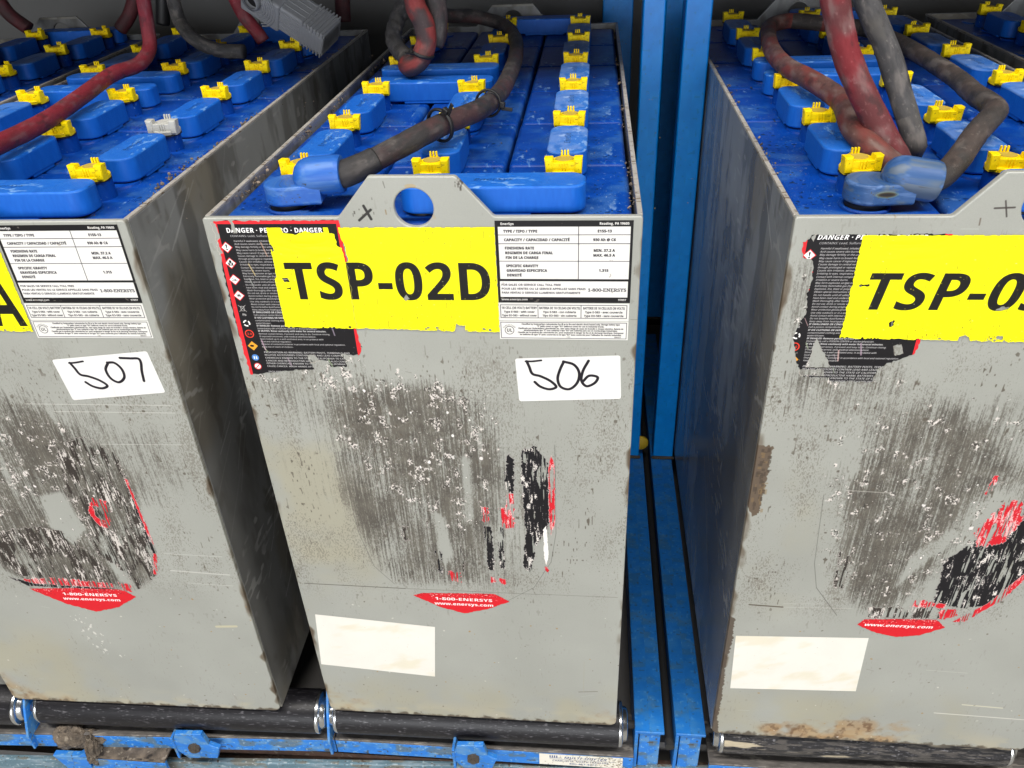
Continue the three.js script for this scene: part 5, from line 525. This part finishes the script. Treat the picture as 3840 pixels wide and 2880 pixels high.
{ const m = new THREE.Mesh(new THREE.LatheGeometry([[0.0001, 0.006], [0.006, 0.006], [0.0075, 0.0045], [0.0125, 0.0035], [0.0165, 0.0015], [0.017, -0.003], [0.0001, -0.003]].map((p) => new THREE.Vector2(...p)), 36).rotateX(Math.PI / 2), std({ color: new THREE.Color(0.45, 0.3, 0.01), roughness: 0.6 })); m.name = numbered('yellow_plug'); m.position.set(0.4755, upY(-0.745), -0.645); m.castShadow = m.receiveShadow = true; tag(m, 'round yellow plug between the blue posts at their feet', 'plug'); scene.add(m); }
{ const t = thing('slot_pipe', 'dark grey pipe lying in the slot between the rails', 'pipe', [0.4905, upY(-0.8), -0.5]); part('pipe', cyl(0.0065, 0.0065, 1.0, 0, 0, 0, 20).rotateX(Math.PI / 2), M.dark, t); }

// crumbs of dried dirt lodged along the tray rims
{ const r = rng(99), spots = []; const along = (x, turn, n, side) => { for (let i = 0; i < n; i++) { const z = -0.02 - r() * 0.95; if (fbm(z * 14 + x * 9, 3.3, 2) < 0.47) continue; spots.push([x + Math.sin(-turn) * -z * 1 + side * r() * 0.006, CELLTOP + BASE + 0.001 + r() * 0.006, z, 0.0004 + r() * r() * 0.0016]); } };
  along(-0.0815, 0.012, 420, -1); along(0.006, 0, 300, 1); along(0.4078, 0, 170, -1); along(0.5515, 0, 220, 1); for (let i = 0; i < 90; i++) spots.push([-0.082 - r() * 0.022, CELLTOP + BASE + 0.001 + r() * 0.002, -0.03 - [0.16, 0.33, 0.1][i % 3] + (r() - 0.5) * 0.05, 0.0005 + r() * 0.0013]); for (let i = 0; i < 420; i++) spots.push([-0.48 + r() * 1.4, CELLTOP + BASE + 0.0005, -0.01 - r() * 0.9, 0.0003 + r() * r() * 0.0007]);
  const g = new THREE.IcosahedronGeometry(1, 0), m = new THREE.InstancedMesh(g, std({ color: 0xffffff, roughness: 0.9 }), spots.length), q = new THREE.Matrix4(), e = new THREE.Euler(), c = new THREE.Color();
  spots.forEach((s, i) => { q.makeRotationFromEuler(e.set(r() * 6, r() * 6, r() * 6)).scale(new THREE.Vector3(s[3] * (0.8 + r()), s[3] * 0.8, s[3] * (0.8 + r()))).setPosition(s[0], s[1], s[2]); m.setMatrixAt(i, q); const v = 0.07 + r() * r() * 0.3; m.setColorAt(i, c.setRGB(v, v * 0.78, v * 0.6)); });
  m.name = numbered('dirt_crumbs'); m.userData.kind = 'stuff'; m.castShadow = m.receiveShadow = true; scene.add(m); }

// ---------------------------------------------------------------- the place: floor, rack back and deck, ceiling lamps
const concrete = tex(tile(256, (i, j, o) => { const v = fbm(i / 20, j / 20, 4); o[0] = 120 + v * 40; o[1] = 118 + v * 40; o[2] = 112 + v * 40; }), true, true); concrete.repeat.set(0.5, 0.5);
struct('added_base_block', boxUV(box(3.4, 0.15, 1.3, 0.2, 0.075, -0.69)), std({ color: new THREE.Color(0.12, 0.115, 0.11), roughness: 0.7 }));  // block added to keep low front light out from under the trays
struct('floor', boxUV(box(9, 0.1, 9, 0.3, -0.05, 2)), std({ map: concrete, roughness: 0.6 }));
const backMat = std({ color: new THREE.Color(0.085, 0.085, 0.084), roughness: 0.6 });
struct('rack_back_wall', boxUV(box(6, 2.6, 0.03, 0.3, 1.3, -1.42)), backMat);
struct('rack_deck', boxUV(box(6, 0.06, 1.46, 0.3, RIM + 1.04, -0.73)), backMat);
{ const t = thing('added_softbox', 'added glowing door across the aisle from the rack', 'softbox', [0.4, 0.35, 7.6]); part('softbox_frame', join(box(SOFTBOX_W + 0.3, 0.15, 0.1, 0, SOFTBOX_H + 0.08, 0.03), box(0.15, SOFTBOX_H, 0.1, -SOFTBOX_W / 2 - 0.08, SOFTBOX_H / 2, 0.03), box(0.15, SOFTBOX_H, 0.1, SOFTBOX_W / 2 + 0.08, SOFTBOX_H / 2, 0.03)), M.side, t); part('softbox_panel', box(SOFTBOX_W, SOFTBOX_H, 0.02, 0, SOFTBOX_H / 2, 0.02), std({ color: 0xffffff, emissive: 0xf4f8ff, emissiveIntensity: 3 }), t);  // unseen glowing panel added to light the upright faces from the front
  const l = new THREE.RectAreaLight(new THREE.Color(0.96, 0.98, 1), SOFTBOX_POWER, SOFTBOX_W, SOFTBOX_H); l.name = 'added_softbox_glow'; l.position.set(0.4, 0.35 + SOFTBOX_H / 2, 7.58); l.lookAt(0.4, 0.35 + SOFTBOX_H / 2, 0); scene.add(l); }
LAMP_SPOTS.forEach(([x, y, z], i) => {
  const t = thing('ceiling_lamp', 'long white ceiling lamp, ' + ['first', 'second', 'third', 'fourth', 'fifth'][i] + ' from the left in the row over the aisle', 'lamp', [x, y, z], 'ceiling lamps over the aisle'); part('lamp_housing', box(LAMP_W + 0.06, 0.08, LAMP_D + 0.06, 0, 0.05, 0), std({ color: 0xdddddd, roughness: 0.5 }), t);
  part('lamp_diffuser', box(LAMP_W, 0.01, LAMP_D, 0, 0.004, 0), std({ color: 0xffffff, emissive: 0xfff6ea, emissiveIntensity: 3 }), t);
  const l = new THREE.RectAreaLight(new THREE.Color(1, 0.965, 0.915), LAMP_POWER, LAMP_W, LAMP_D); l.name = 'ceiling_lamp_glow'; l.position.set(x, y - 0.02, z); l.lookAt(x, 0, z); scene.add(l);
});

renderer.render(scene, camera);
